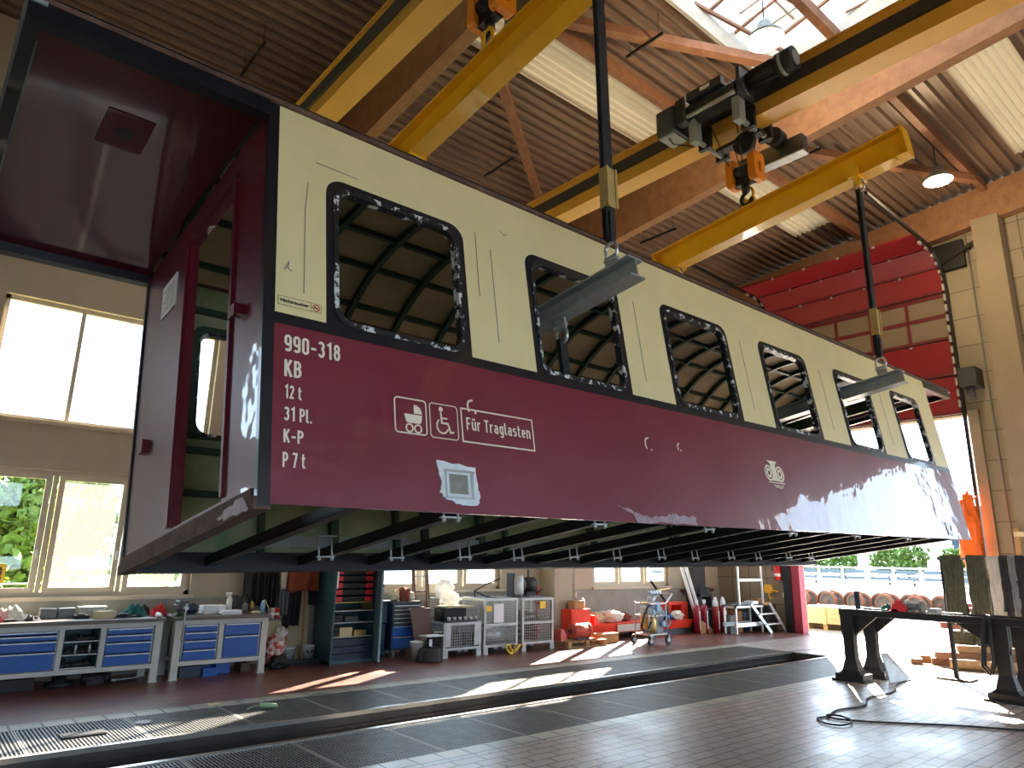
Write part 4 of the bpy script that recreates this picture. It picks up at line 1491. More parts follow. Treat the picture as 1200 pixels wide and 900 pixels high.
def hoist(gx, y, label):
    t = thing('rope_hoist', label, 'hoist', (gx, y, 7.28), group='rope hoists on the crane girders')
    hx = gx - .40
    # gearbox and control box at the far end
    m = MB().box(hx - .20, y + .62, 7.36, hx + .18, y + .92, 7.74).box(hx - .16, y + .50, 7.42, hx + .12, y + .64, 7.80)
    m.build('gearbox', M_MACH, parent=t, bevel=.03)
    MB().box(hx - .16, y + .66, 7.34, hx + .14, y + .90, 7.362).build('bottom_cover', M_MACHL, parent=t)
    m = MB().cyl((hx, y - .38, 7.56), (hx, y + .62, 7.56), .145, n=22)
    m.build('rope_drum', M_MACH, parent=t)
    m = MB()
    for i in range(18):
        yy = y - .3 + i * .048
        m.lathe([(.146, -.012), (.156, 0), (.146, .012)], (hx, yy, 7.56), 20, (0, 1, 0))
    m.build('rope_winding', M_DKGREY, parent=t)
    m = MB().box(hx - .19, y - .10, 7.66, hx - .10, y + .42, 7.78).box(hx - .19, y - .36, 7.40, hx + .12, y - .31, 7.76).box(hx - .19, y + .44, 7.40, hx + .12, y + .49, 7.76)
    m.build('drum_frame', M_MACH, parent=t)
    MB().cyl((hx - .17, y - .28, 7.45), (hx - .17, y + .44, 7.45), .028, n=10).build('guide_rod', M_GALV, parent=t)
    MB().box(hx - .20, y + .06, 7.70, hx - .192, y + .20, 7.75).build('rating_plate', M_PAPER, parent=t)
    m = MB().cyl((hx, y - .78, 7.60), (hx, y - .36, 7.60), .115, n=20).cyl((hx, y - .98, 7.60), (hx, y - .78, 7.60), .145, n=22)
    for i in range(10):
        a = 2 * PI * i / 10
        m.bar((hx + .115 * math.cos(a), y - .74, 7.60 + .115 * math.sin(a)), (hx + .115 * math.cos(a), y - .42, 7.60 + .115 * math.sin(a)), .012, .03, up=(math.cos(a), 0, math.sin(a)))
    m.build('motor', M_BLACK, parent=t)
    MB().cyl((hx, y - .995, 7.60), (hx, y - .975, 7.60), .09, n=18).cyl((hx, y - .86, 7.60), (hx, y - .82, 7.60), .15, n=22).build('fan_cover', M_MACHL, parent=t)
    for (yy, xe) in ((y + .42, gx + .46), (y - .22, gx + .62)):
        m = MB().cyl((hx - .05, yy, 7.17), (xe, yy, 7.17), .035, n=10).box(hx - .09, yy - .05, 7.12, hx + .05, yy + .05, 7.46)
        m.build('cross_tie', M_MACHL, parent=t)
        for sx in (-1, 1):
            m = MB().box(gx + sx * .20 - .03, yy - .09, 7.12, gx + sx * .20 + .03, yy + .09, 7.42).cyl((gx + sx * .15, yy, 7.37), (gx + sx * .19, yy, 7.37), .055, n=14)
            m.build('trolley_wheel', M_BLACK, parent=t)
    m = MB().box(gx + .50, y - .55, 6.98, gx + .66, y + .42, 7.22)
    m.build('counterweight', M_MACH, parent=t, bevel=.012)
    MB().box(gx + .50, y - .55, 6.965, gx + .66, y + .42, 6.982).build('counterweight_base', M_MACHL, parent=t)
    m = MB().cyl((gx + .30, y - .26, 7.22), (gx + .46, y - .26, 7.22), .12, n=18).cyl((gx + .46, y - .26, 7.22), (gx + .60, y - .26, 7.22), .08, n=16)
    m.build('travel_motor', M_BLACK, parent=t)
    m = MB().cyl((gx - .02, y - .02, 7.10), (gx + .05, y - .02, 7.10), .15, n=20).box(gx - .05, y - .28, 7.12, gx + .08, y + .36, 7.17)
    m.build('rope_sheave', M_BLACK, parent=t)
    for (dx, yy) in ((-.30, y + .28), (-.22, y - .05), (.04, y - .16), (.02, y + .12)):
        m = MB().cyl((gx + dx, yy, 7.42 if dx < -.1 else 7.05), (gx + dx * .35, y + (yy - y) * .55, 6.78), .0065, n=6)
        m.build('wire_rope', M_BLACK, parent=t)
    # hook block
    for yy in (y - .16, y + .16):
        m = MB().plate(rrect(-.11, 6.50, .13, 6.88, .05, 4), [rrect(-.02, 6.60, .04, 6.76, .01, 2)], lambda u, v, w: (gx + u, yy - .05 + w, v), .10)
        m.build('sheave_cover', M_ORANGE, parent=t, bevel=.012)
    m = MB().cyl((gx, y - .10, 6.68), (gx, y + .10, 6.68), .10, n=18).box(gx - .05, y - .14, 6.50, gx + .05, y + .14, 6.60).cyl((gx, y, 6.40), (gx, y, 6.52), .05, n=14)
    m.build('sheave', M_BLACK, parent=t)
    m = MB().tube([(gx, y, 6.44), (gx, y, 6.38)] + [(gx, y + .075 * math.sin(a), 6.30 + .075 * math.cos(a)) for a in [i * PI / 8 for i in range(1, 13)]], .024, 10)
    m.build('hook', M_BLACK, parent=t)
    m = MB().tube([(hx - .1, y + .8, 7.38), (hx - .12, y + .7, 7.20), (hx, y + .5, 7.12), (hx + .1, y + .42, 7.2)], .009, 6)
    m.build('cable', M_BLACK, parent=t)
    return t


hoist(GIR[1], 4.26, 'grey blue rope hoist with orange hook block on the girder in full view')
hoist(GIR[0], 4.24, 'rope hoist whose big orange hook block holds the nearer yellow beam')

# lamps below the roof
for k, (x, y, z, lab) in enumerate(((9.05, 4.64, 9.8, 'glowing round hall lamp hanging under the bright skylight'), (15.8, 4.48, 9.9, 'glowing round hall lamp hanging near the end wall'))):
    t = thing('hall_lamp', lab, 'lamp', (x, y, z), group='round hall lamps')
    MB().lathe([(.06, .34), (.10, .33), (.13, .20), (.26, .08), (.29, .0), (.275, .0), (.24, .06), (.12, .18), (.0, .19)], (x, y, z), 28).build('lamp_shade', M_MACHL, parent=t)
    MB().lathe([(.0, -.05), (.12, -.04), (.22, .0), (.25, .03), (.0, .05)], (x, y, z + .005), 24).build('lamp_glass', M_LAMP, parent=t)
    MB().cyl((x, y, z + .33), (x, y, roofz(y) - .02), .012, n=8).build('suspension', M_DKGREY, parent=t)
    bl = bpy.data.lights.new('hall_bulb', 'POINT')
    bl.energy = 42
    bl.color = (1.0, .74, .44)
    bl.shadow_soft_size = .15
    bo = bpy.data.objects.new('hall_bulb', bl)
    COL.objects.link(bo)
    bo.location = (x, y, z - .2)
for k, (x, ya, yb) in enumerate(((3.16, 10.1, 11.2), (8.4, 10.0, 10.95), (8.2, 5.95, 6.75), (13.55, 9.7, 10.85), (13.4, 5.85, 6.5))):
    z = roofz((ya + yb) / 2) - .42
    t = thing('ceiling_rod', 'thin black rod hanging on wires under the roof, ' + ('above the coach end wall', 'beside the wooden brace', 'below the skylight edge', 'over the far yellow beam', 'behind the hoist counterweight')[k], 'rod', (x, (ya + yb) / 2, z), group='thin rods under the roof')
    MB().bar((x, ya, z), (x, yb, z), .03, .05).build('rod', M_BLACK, parent=t)
    for y in (ya + .1, yb - .1):
        MB().cyl((x, y, z), (x, y, roofz(y) + .01), .006, n=6).build('wire', M_BLACK, parent=t)

# ------------------------------------------------------------------ workbenches
def drawer_unit(name, label, x0, x1, yf, z0, z1, splits, depth=.62):
    """cabinet carcass with drawers; splits are fractions from the top"""
    t = thing(name, label, 'drawer cabinet', ((x0 + x1) / 2, yf + depth / 2, z0))
    c = MB()
    c.box(x0, yf + .02, z0, x0 + .018, yf + depth, z1).box(x1 - .018, yf + .02, z0, x1, yf + depth, z1).box(x0, yf + .02, z0, x1, yf + depth, z0 + .018).box(x0, yf + .02, z1 - .018, x1, yf + depth, z1).box(x0, yf + depth - .015, z0, x1, yf + depth, z1)
    c.build('carcass', M_BENCH, parent=t)
    e = [0] + splits + [1]
    for i in range(len(e) - 1):
        za, zb = z1 - (z1 - z0) * e[i + 1], z1 - (z1 - z0) * e[i]
        d = MB().box(x0 + .022, yf - .002, za + .006, x1 - .022, yf + .03, zb - .010).box(x0 + .03, yf + .03, za + .02, x1 - .03, yf + depth - .05, za + .03)
        do = d.build('drawer', M_BLUE, parent=t, bevel=.003)
        MB().box(x0 + .024, yf - .020, zb - .030, x1 - .024, yf - .002, zb - .014).build('handle', M_GALV, parent=do)
    return t


def bench(x0, x1, yf, label, divs):
    t = thing('workbench', label, 'workbench', ((x0 + x1) / 2, yf + .4, 0))
    MB().box(x0 - .02, yf - .04, .835, x1 + .02, yf + .78, .885).build('worktop', M_WTOP, parent=t, bevel=.004)
    for x in (x0, x1 - .10):
        for y in (yf, yf + .66):
            MB().box(x, y, 0, x + .10, y + .08, .835).box(x - .01, y - .01, 0, x + .11, y + .09, .012).build('leg', M_BENCH, parent=t)
    f = MB().box(x0 + .1, yf + .0, .775, x1 - .1, yf + .06, .835).box(x0 + .1, yf, .195, x1 - .1, yf + .06, .255).box(x0 + .1, yf + .68, .195, x1 - .1, yf + .74, .255).box(x0 + .1, yf + .06, .24, x1 - .1, yf + .70, .252)
    for d in divs:
        f.box(d - .03, yf, .255, d + .03, yf + .06, .775)
    f.build('frame', M_BENCH, parent=t)
    return t


YB = 11.58
bench(.12, 3.16, YB, 'long grey workbench with blue drawers and an open shelf bay', [1.89, 2.39])
drawer_unit('drawer_cabinet', 'blue four-drawer cabinet left of the open shelf bay', 1.02, 1.86, YB + .005, .26, .772, [.10, .25, .52])
drawer_unit('drawer_cabinet', 'blue four-drawer cabinet right of the open shelf bay', 2.42, 3.05, YB + .005, .26, .772, [.18, .38, .68])
t = thing('shelf_unit', 'open dark shelf bay between the two blue drawer cabinets', 'shelf', (2.14, YB + .3, .26))
MB().box(1.92, YB + .60, .26, 2.36, YB + .615, .772).box(1.92, YB + .03, .26, 1.93, YB + .6, .772).box(2.35, YB + .03, .26, 2.36, YB + .6, .772).build('back_panel', M_TEAL, parent=t)
for z in (.26, .43, .60):
    MB().box(1.93, YB + .03, z, 2.35, YB + .6, z + .012).build('shelf', M_GALV, parent=t)
for (x, z, mt, nm, lab) in ((2.06, .272, M_BLACK, 'tool_heap', 'dark heap of tools on the bottom shelf of the bay'), (2.10, .442, M_BLACK, 'tool_heap', 'dark heap of tools on the middle shelf of the bay'), (2.14, .612, M_BLACK, 'tool_heap', 'dark heap of tools on the top shelf of the bay')):
    m = MB()
    r = random.Random(int(z * 100))
    for i in range(9):
        px, py = x - .10 + r.random() * .30, YB + .1 + r.random() * .12
        m.bar((px - .05, py, z + .012 + .01 * (i % 3)), (px + .06, py + r.uniform(-.03, .03), z + .012 + .03 * r.random()), .022, .02)
        m.cyl((px, py + .05, z), (px, py + .05, z + .05 + .06 * r.random()), .022, n=10)
    tag(m.build(nm, mt), lab, 'tools', kind='thing')
for (x, z, lab) in ((2.09, .442, 'silver spray can at the front of the middle shelf'), (2.26, .442, 'tall silver can at the right of the middle shelf')):
    m = MB().lathe([(0, 0), (.018, 0), (.018, .10), (.010, .115), (.010, .13), (0, .13)], (x, YB + .08, z), 12)
    tag(m.build('spray_can', M_GALV), lab, 'can')

bench(3.33, 4.73, YB - .03, 'short grey workbench with blue drawers beside the vise', [4.0])
drawer_unit('drawer_cabinet', 'blue four-drawer cabinet under the short workbench', 3.45, 3.965, YB - .025, .26, .772, [.20, .43, .69])
drawer_unit('drawer_cabinet', 'blue cabinet with one drawer over a deep one, under the short workbench', 4.035, 4.62, YB - .025, .26, .772, [.36])

# things on and under the benches
ZT_ = .885


def simple(mb, name, mats, label, cat, **kw):
    o = mb.build(name, mats, bevel=kw.pop('bevel', 0))
    return tag(o, label, cat, **kw)


m = MB()
cloth(m, (1.30, 12.02, ZT_), .22, .15, .20, 1)
simple(m, 'rag_heap', M_WHITEC, 'heap of white rags at the left of the long workbench', 'rag')
m = MB()
cloth(m, (1.10, 11.82, ZT_), .12, .10, .13, 2)
simple(m, 'rag', M_REDC, 'small red rag beside the heap of white rags', 'rag')
m = MB()
cloth(m, (1.55, 11.85, ZT_), .09, .08, .08, 5)
simple(m, 'work_glove', M_DKC, 'dark glove right of the white rags', 'glove')
simple(MB().box(1.66, 12.02, ZT_, 1.85, 12.22, ZT_ + .14).box(1.67, 12.01, ZT_ + .03, 1.84, 12.02, ZT_ + .11), 'grey_box', M_GREY, 'grey box next to the rags on the long workbench', 'box', bevel=.006)
simple(MB().box(1.88, 12.04, ZT_, 2.09, 12.24, ZT_ + .14).box(1.89, 12.03, ZT_ + .03, 2.08, 12.04, ZT_ + .11), 'grey_box', M_GREY, 'grey box touching the black tool case', 'box', bevel=.006)
simple(MB().box(2.05, 11.88, ZT_, 2.24, 12.0, ZT_ + .05).box(2.10, 11.9, ZT_ + .05, 2.2, 11.97, ZT_ + .07), 'tool_case', M_BLACK, 'flat black case before the grey boxes', 'case', bevel=.008)
simple(MB().box(2.16, 12.08, ZT_, 2.48, 12.3, ZT_ + .13).box(2.14, 12.06, ZT_ + .13, 2.50, 12.32, ZT_ + .15), 'parts_carton', M_BENCH, 'pale grey lidded carton behind the cream carton', 'box', bevel=.004)
m = MB().box(-.12, -.09, 0, .12, .09, .10).box(-.122, -.012, .0, .122, .012, .102)
m.xform(Matrix.Translation((2.43, 11.88, ZT_)) @ Matrix.Rotation(.35, 4, 'Z'))
simple(m, 'cream_carton', M_CARDL, 'small cream cardboard carton on the long workbench', 'box', bevel=.003)
m = MB().lathe([(0, .07), (.05, .065), (.085, .03), (.09, 0), (.13, -.0), (.13, .006), (.09, .01)], (2.66, 11.84, ZT_ + .002), 18)
simple(m, 'peaked_hat', M_BLACK, 'flat black cap before the teal cloth', 'cap')
m = MB()
cloth(m, (2.84, 12.0, ZT_), .18, .14, .20, 8)
simple(m, 'teal_jacket', M_TEALC, 'crumpled teal jacket on the long workbench', 'jacket')
m = MB()
cloth(m, (3.03, 12.16, ZT_), .09, .10, .15, 11)
simple(m, 'dark_bag', M_DKC, 'small dark bag behind the teal jacket', 'bag')
m = MB()
cloth(m, (3.16, 11.95, ZT_ + .001), .13, .12, .20, 12)
simple(m, 'red_bag', M_REDC, 'red crumpled bag at the end of the long workbench', 'bag')
m = MB().lathe([(0, 0), (.035, 0), (.035, .14), (.016, .17), (.016, .20), (0, .20)], (0, 0, 0), 14)
m.xform(Matrix.Translation((3.10, 11.72, ZT_ + .036)) @ Matrix.Rotation(1.57, 4, 'X') @ Matrix.Rotation(0, 4, 'Y'))
simple(m, 'lying_bottle', M_WHITE, 'white bottle lying before the red bag', 'bottle')

# vise between the benches
t = thing('bench_vise', 'grey green bench vise on the corner of the short workbench', 'vise', (3.42, 11.72, ZT_))
MB().lathe([(.11, 0), (.11, .02), (.07, .04), (.06, .09), (.08, .11), (0, .11)], (3.42, 11.74, ZT_), 18).build('swivel_base', M_DKGREEN, parent=t)
MB().box(3.35, 11.62, ZT_ + .09, 3.49, 11.92, ZT_ + .17).box(3.34, 11.68, ZT_ + .17, 3.50, 11.76, ZT_ + .23).build('body', M_MACH, parent=t, bevel=.012)
MB().box(3.34, 11.57, ZT_ + .10, 3.50, 11.64, ZT_ + .23).box(3.38, 11.50, ZT_ + .10, 3.46, 11.58, ZT_ + .16).build('moving_jaw', M_MACH, parent=t, bevel=.012)
MB().cyl((3.42, 11.50, ZT_ + .13), (3.42, 11.43, ZT_ + .13), .025, n=12).cyl((3.42, 11.45, ZT_ + .18), (3.40, 11.45, ZT_ - .30), .011, n=8).ball((3.42, 11.45, ZT_ + .18), .018).ball((3.40, 11.45, ZT_ - .30), .018).build('handle', M_GALV, parent=t)
simple(MB().ball((3.66, 12.05, ZT_ + .085), (.10, .09, .085)).box(3.57, 11.93, ZT_, 3.72, 12.0, ZT_ + .02), 'dark_hat', M_TOOLBLUE, 'dark blue cap behind the vise', 'cap')

for i, (x, y, z, w, h, lab) in enumerate(((4.0, 12.06, ZT_, .34, .13, 'stack of white paper standing tallest on the short workbench'), (4.20, 11.86, ZT_, .32, .06, 'low stack of white paper before the tall stack'))):
    m = MB()
    n = 8 if i == 0 else 4
    for k in range(n):
        r = random.Random(k + i * 20)
        m.box(x - w / 2 + r.uniform(-.012, .012), y - .12 + r.uniform(-.01, .01), z + h * k / n, x + w / 2 + r.uniform(-.012, .012), y + .12, z + h * (k + .92) / n)
    simple(m, 'paper_stack', M_PAPER, lab, 'paper')


def bottle(x, y, h, r, mt, lab, spray=False, cap=M_WHITE):
    t = thing('spray_bottle' if spray else 'bottle', lab, 'bottle', (x, y, ZT_))
    MB().lathe([(0, 0), (r, 0), (r, h * .62), (r * .45, h * .80), (r * .42, h * .86), (0, h * .86)], (x, y, ZT_), 14).build('body', mt, parent=t)
    if spray:
        MB().cyl((x, y, ZT_ + h * .86), (x, y, ZT_ + h * .93), r * .5, n=10).box(x - r * 1.5, y - .014, ZT_ + h * .92, x + r * .7, y + .014, ZT_ + h).box(x - r * 1.2, y - .008, ZT_ + h * .80, x - r * .9, y + .008, ZT_ + h * .93).build('spray_head', cap, parent=t)
    else:
        MB().cyl((x, y, ZT_ + h * .86), (x, y, ZT_ + h), r * .5, n=10).build('cap', cap, parent=t)


bottle(4.27, 12.1, .32, .045, M_WHITE, 'white spray bottle, tallest on the short workbench', True)
bottle(4.38, 12.12, .27, .045, M_DKGREY, 'dark spray bottle right of the white one', True, M_BLACK)
bottle(4.50, 12.0, .19, .05, M_GREY, 'squat grey bottle among the dark bottles', False, M_BLACK)
bottle(4.55, 12.16, .30, .05, M_BLACK, 'tall black bottle behind the grey bottle', False, M_BLACK)
bottle(4.66, 12.16, .20, .05, M_BRASS, 'yellowish can with black cap near the bench end', False, M_BLACK)
simple(MB().lathe([(0, 0), (.08, 0), (.09, .025), (.03, .04), (0, .04)], (4.62, 11.80, ZT_), 18), 'tin_lid', M_CARDL, 'pale tin lid lying before the yellowish can', 'lid')  # the flat lid of a tin
t = thing('spray_can', 'blue grey spray can at the end of the short workbench', 'can', (4.69, 11.74, ZT_))
MB().lathe([(0, 0), (.035, 0), (.035, .15), (.022, .17), (0, .17)], (4.69, 11.74, ZT_), 14).build('body', M_GAUGE, parent=t)
MB().lathe([(0, 0), (.022, 0), (.022, .03), (0, .03)], (4.69, 11.74, ZT_ + .17), 12).build('cap', M_WHITE, parent=t)
for i, (x, mt, lab) in enumerate(((4.84, M_LGREY, 'grey paint tin hooked to the side of the short workbench'), (4.92, M_REDC, 'red and white tin hooked beside the grey paint tin'))):
    t = thing('paint_tin', lab, 'tin', (x, 11.70, .78))
    MB().lathe([(0, 0), (.036, 0), (.036, .15), (.039, .155), (.039, .165), (0, .165)], (x, 11.70, .80), 16).build('body', mt, parent=t)
    MB().lathe([(.037, .05), (.0375, .05), (.0375, .09), (.037, .09)], (x, 11.70, .80), 16).build('paper_band', M_WHITE, parent=t)
    if i == 0:
        MB().cyl((x, 11.70, .85), (x - .12, 11.76, 1.10), .008, n=8).build('brush_handle', M_CARDL, parent=t)
simple(MB().box(4.74, 11.62, .775, 4.98, 11.78, .80).box(4.74, 11.62, .80, 4.755, 11.78, .87), 'tin_bracket', M_DKGREY, 'dark bracket at the bench end carrying the tins', 'bracket')
for (x0, x1, y0, z1, mt, lab, nm) in ((3.52, 3.84, 11.75, .15, M_TOOLBLUE, 'dark green blue crate under the short workbench', 'storage_crate'), (3.84, 4.06, 11.68, .12, M_BLUE, 'small light blue box under the short workbench', 'storage_box'),
                                      (4.08, 4.30, 11.85, .17, M_BLUE, 'upright blue box under the short workbench', 'storage_box'), (4.46, 4.60, 11.8, .13, M_BROWNP, 'small brown box under the short workbench', 'storage_box')):
    m = MB().plate(rect(x0, y0, x1, y0 + .3), [rect(x0 + .012, y0 + .012, x1 - .012, y0 + .288)], lambda u, v, w: (u, v, w), z1).box(x0 + .012, y0 + .012, 0, x1 - .012, y0 + .288, .012).box(x0 - .008, y0 - .008, z1 - .02, x1 + .008, y0 + .004, z1)
    simple(m, nm, mt, lab, 'box')
for i, (x, lab) in enumerate(((1.5, 'dark toolbox under the left of the long workbench'), (2.0, 'dark wheel hub under the shelf bay'), (2.45, 'dark machine part under the right drawers'))):
    if i == 0:
        m = MB().box(x - .2, 11.85, 0, x + .2, 12.1, .14).tube([(x - .1, 11.97, .14), (x - .1, 11.97, .18), (x + .1, 11.97, .18), (x + .1, 11.97, .14)], .01)
    elif i == 1:
        m = MB().lathe([(.05, 0), (.17, 0), (.17, .05), (.09, .07), (.09, .13), (.05, .13), (.05, 0)], (x, 11.95, 0), 20)
    else:
        m = MB().cyl((x - .18, 11.95, .07), (x + .18, 11.95, .07), .07, n=16).cyl((x + .1, 11.95, .07), (x + .15, 11.95, .07), .09, n=16).box(x - .12, 11.88, 0, x + .1, 12.02, .05)
    simple(m, ('toolbox', 'wheel_hub', 'machine_part')[i], M_BLACK, lab, 'tool')
simple(MB().cyl((2.66, 11.80, .045), (3.0, 11.82, .05), .012, n=8).cyl((2.62, 11.80, .045), (2.68, 11.80, .045), .022, n=10), 'steel_tube', M_GALV, 'bright steel tube lying under the right drawers', 'tube')
# ------------------------------------------------------------------ clothes corner
simple(MB().box(4.85, 12.53, 1.72, 5.95, 12.56, 1.80), 'coat_rail', M_WOODO, 'wooden coat rail on the wall above the hanging clothes', 'rail')
m = MB()
hang(m, 4.62, 4.98, 12.40, .96, 1.74, .09, 3, 1)
simple(m, 'dark_coat', M_DKC, 'dark coat hanging above the bottles', 'coat')
m = MB()
hang(m, 4.98, 5.16, 12.42, .90, 1.74, .07, 2, 4)
simple(m, 'dark_overall', M_BLACK, 'black overall hanging between the dark coat and white cloth', 'overall')
m = MB()
hang(m, 5.17, 5.36, 12.30, 1.24, 1.74, .05, 2, 3, flare=-.2)
simple(m, 'white_towel', M_WHITEC, 'white towel hanging beside the dark jackets', 'towel')
m = MB()
hang(m, 5.22, 5.40, 12.36, .80, 1.70, .06, 2, 7)
simple(m, 'grey_trousers', M_GREY, 'grey trousers hanging behind the white towel', 'trousers')
m = MB()
hang(m, 5.34, 5.62, 12.38, .60, 1.66, .07, 3, 6)
simple(m, 'black_jacket', M_DKC, 'long black jacket hanging in front of the pale board', 'jacket')
m = MB()
hang(m, 5.30, 5.84, 12.22, 1.20, 1.76, .08, 2, 9)
simple(m, 'brown_jacket', M_BROWNC, 'rust brown jacket hanging at the locker side', 'jacket')
m = MB()
hang(m, 5.80, 5.92, 12.40, .95, 1.74, .06, 2, 2)
simple(m, 'dark_scarf', M_DKC, 'dark scarf hanging against the locker', 'scarf')
m = MB().plate(rect(5.10, 0, 5.86, 1.20), [], lambda u, v, w: (u, 12.47 + .06 * v / 1.2 + w, v), .02).box(5.10, 12.46, .0, 5.86, 12.47, .12)
simple(m, 'pale_board', M_CARDL, 'pale board leaning on the wall behind the broom', 'board')
t = thing('push_broom', 'broom with long wooden handle leaning by the locker', 'broom', (5.55, 12.05, 0))
MB().cyl((5.56, 12.02, .08), (5.64, 12.28, 1.40), .014, n=10).build('handle', M_WOODO, parent=t)
MB().box(5.28, 11.96, .05, 5.90, 12.05, .09).build('head', M_BLACK, parent=t)
m = MB()
for i in range(40):
    x = 5.285 + i * .0155
    m.box(x, 11.955, 0, x + .011, 12.055, .055)
m.build('bristles', M_BLACK, parent=t)


def bucket(x, y, r, h, lab, z=0., mt=None, handle=True):
    t = thing('bucket', lab, 'bucket', (x, y, z), group=None)
    MB().lathe([(0, .01), (r * .82, .01), (r * .84, 0), (r, h), (r * 1.06, h), (r * 1.06, h - .02), (r * .97, h - .02), (r * .80, .02), (0, .02)], (x, y, z), 22).build('body', mt or M_WHITE, parent=t)
    if handle:
        MB().tube([(x - r * 1.05 * math.cos(a), y - r * 1.08 * math.sin(a), z + h - .03 - .10 * math.sin(a)) for a in [i * PI / 10 for i in range(11)]], .005, 6).build('bail_handle', M_GALV, parent=t)
    return t


bucket(5.40, 12.27, .14, .27, 'white bucket left of the broom handle')
b = bucket(5.735, 12.2, .13, .29, 'white bucket with dark print right of the broom handle')
MB().plate([(5.735 + .128 * math.sin(a), .16 + d) for d, a in ((0, -.5), (0, .5), (.06, .5), (.06, -.5))], [], lambda u, v, w: (u, 12.2 - math.sqrt(max(0, .132 ** 2 - (u - 5.735) ** 2)) - .004 + w, v), .003).build('printed_mark', M_DKGREY, parent=b)
t = thing('rubbish_bag', 'red and white plastic rubbish bag beside the short workbench', 'bag', (5.06, 11.95, .04))
MB().ball((5.06, 11.95, .30), (.16, .15, .27), jitter=.45, seed=3, n=22, m=16).build('body', fleck_mat('printed_bag', (190, 60, 60), (220, 210, 200), scale=9, lo=.48, hi=.54), parent=t)
m = MB().ball((5.10, 11.92, .50), (.11, .10, .12), jitter=.6, seed=8, n=18, m=12)
m.tube([(5.02, 11.9, .58), (5.03, 11.9, .68), (5.08, 11.9, .70), (5.12, 11.9, .62)], .012, 6)
m.build('tied_top', M_WRAP, parent=t)
simple(MB().ball((5.08, 11.80, .10), (.16, .13, .12), jitter=.5, seed=6, n=20, m=12), 'dark_bag', M_BLACK, 'black bag on the floor under the rubbish bag', 'bag')
simple(MB().box(5.0, 11.96, 0, 5.26, 12.2, .035), 'floor_tray', M_BLACK, 'black tray on the floor under the bags', 'tray')

# ------------------------------------------------------------------ tool locker
LX0, LX1, LY0, LY1, LH = 5.93, 6.80, 11.75, 12.4, 1.95
t = thing('tool_locker', 'open teal steel locker with red-latched cases on its shelves', 'locker', ((LX0 + LX1) / 2, 12.08, 0))
MB().box(LX0, LY0, 0, LX0 + .03, LY1, LH).box(LX1 - .03, LY0, 0, LX1, LY1, LH).box(LX0, LY1 - .02, 0, LX1, LY1, LH).box(LX0, LY0, LH - .03, LX1, LY1, LH).box(LX0, LY0, 0, LX1, LY1, .05).build('carcass', M_TEAL, parent=t)
for (xh, sg, mt, lab) in ((LX0, -1, M_TEAL, 'teal locker door swung open on the left'), (LX1, 1, M_TEALL, 'locker door coloured pale as if edge-lit, swung open on the right')):
    m = MB()
    if sg < 0:
        m.bar((xh - .01, LY0 - .01, LH / 2), (xh - .16, LY0 - .40, LH / 2), .025, LH - .06)
        do = m.build('locker_door', mt, parent=t)
        MB().box(xh - .10, LY0 - .26, 1.26, xh - .045, LY0 - .235, 1.60).xform(Matrix.Identity(4)).build('door_notice', M_PAPER, parent=do)
    else:
        m.bar((xh + .0, LY0 - .01, LH / 2), (xh - .10, LY0 - .36, LH / 2), .035, LH - .06)
        do = m.build('locker_door', mt, parent=t)
        for z in (.3, .9, 1.3, 1.6):
            MB().cyl((xh - .085, LY0 - .378, z), (xh - .085, LY0 - .36, z), .012, n=8).build('rivet', M_BLACK, parent=do)
for z in (.42, .66, .86):
    MB().box(LX0 + .03, LY0 + .04, z, LX1 - .03, LY1 - .02, z + .014).build('shelf', M_GALV, parent=t)
for i, (za, zb) in enumerate(((.05, .16), (.165, .28), (.285, .41))):
    d = MB().box(LX0 + .035, LY0 + .01, za, LX1 - .035, LY0 + .03, zb - .008)
    do = d.build('locker_drawer', M_TOOLBLUE, parent=t)
    MB().box(LX0 + .06, LY0 - .004, zb - .03, LX1 - .06, LY0 + .01, zb - .012).build('handle', M_DKGREY, parent=do)
nmz = ['lowest', 'second from below', 'middle', 'second from above', 'uppermost']
for i in range(5):
    z = 1.02 + i * .118
    c = thing('organizer_case', 'black organizer case with red end latches in the locker, ' + nmz[i], 'case', ((LX0 + LX1) / 2, LY0 + .25, z), group='red-latched organizer cases in the locker')
    MB().box(LX0 + .06, LY0 + .06, z, LX1 - .06, LY0 + .44, z + .085).box(LX0 + .16, LY0 + .045, z + .02, LX1 - .16, LY0 + .06, z + .04).build('body', M_BLACK, parent=c, bevel=.006)
    for xa, xb in ((LX0 + .045, LX0 + .20), (LX1 - .22, LX1 - .065)):
        MB().box(xa, LY0 + .035, z + .002, xb, LY0 + .075, z + .088).build('latch', M_BINRED, parent=c, bevel=.012)
simple(MB().box(LX0 + .06, LY0 + .06, 1.0, LX1 - .06, LY0 + .44, 1.012).box(LX0 + .06, LY0 + .06, .874, LX0 + .075, LY0 + .44, 1.0).box(LX1 - .075, LY0 + .06, .874, LX1 - .06, LY0 + .44, 1.0), 'case_rack', M_BRASS, 'yellowish rack under the organizer cases in the locker', 'rack')
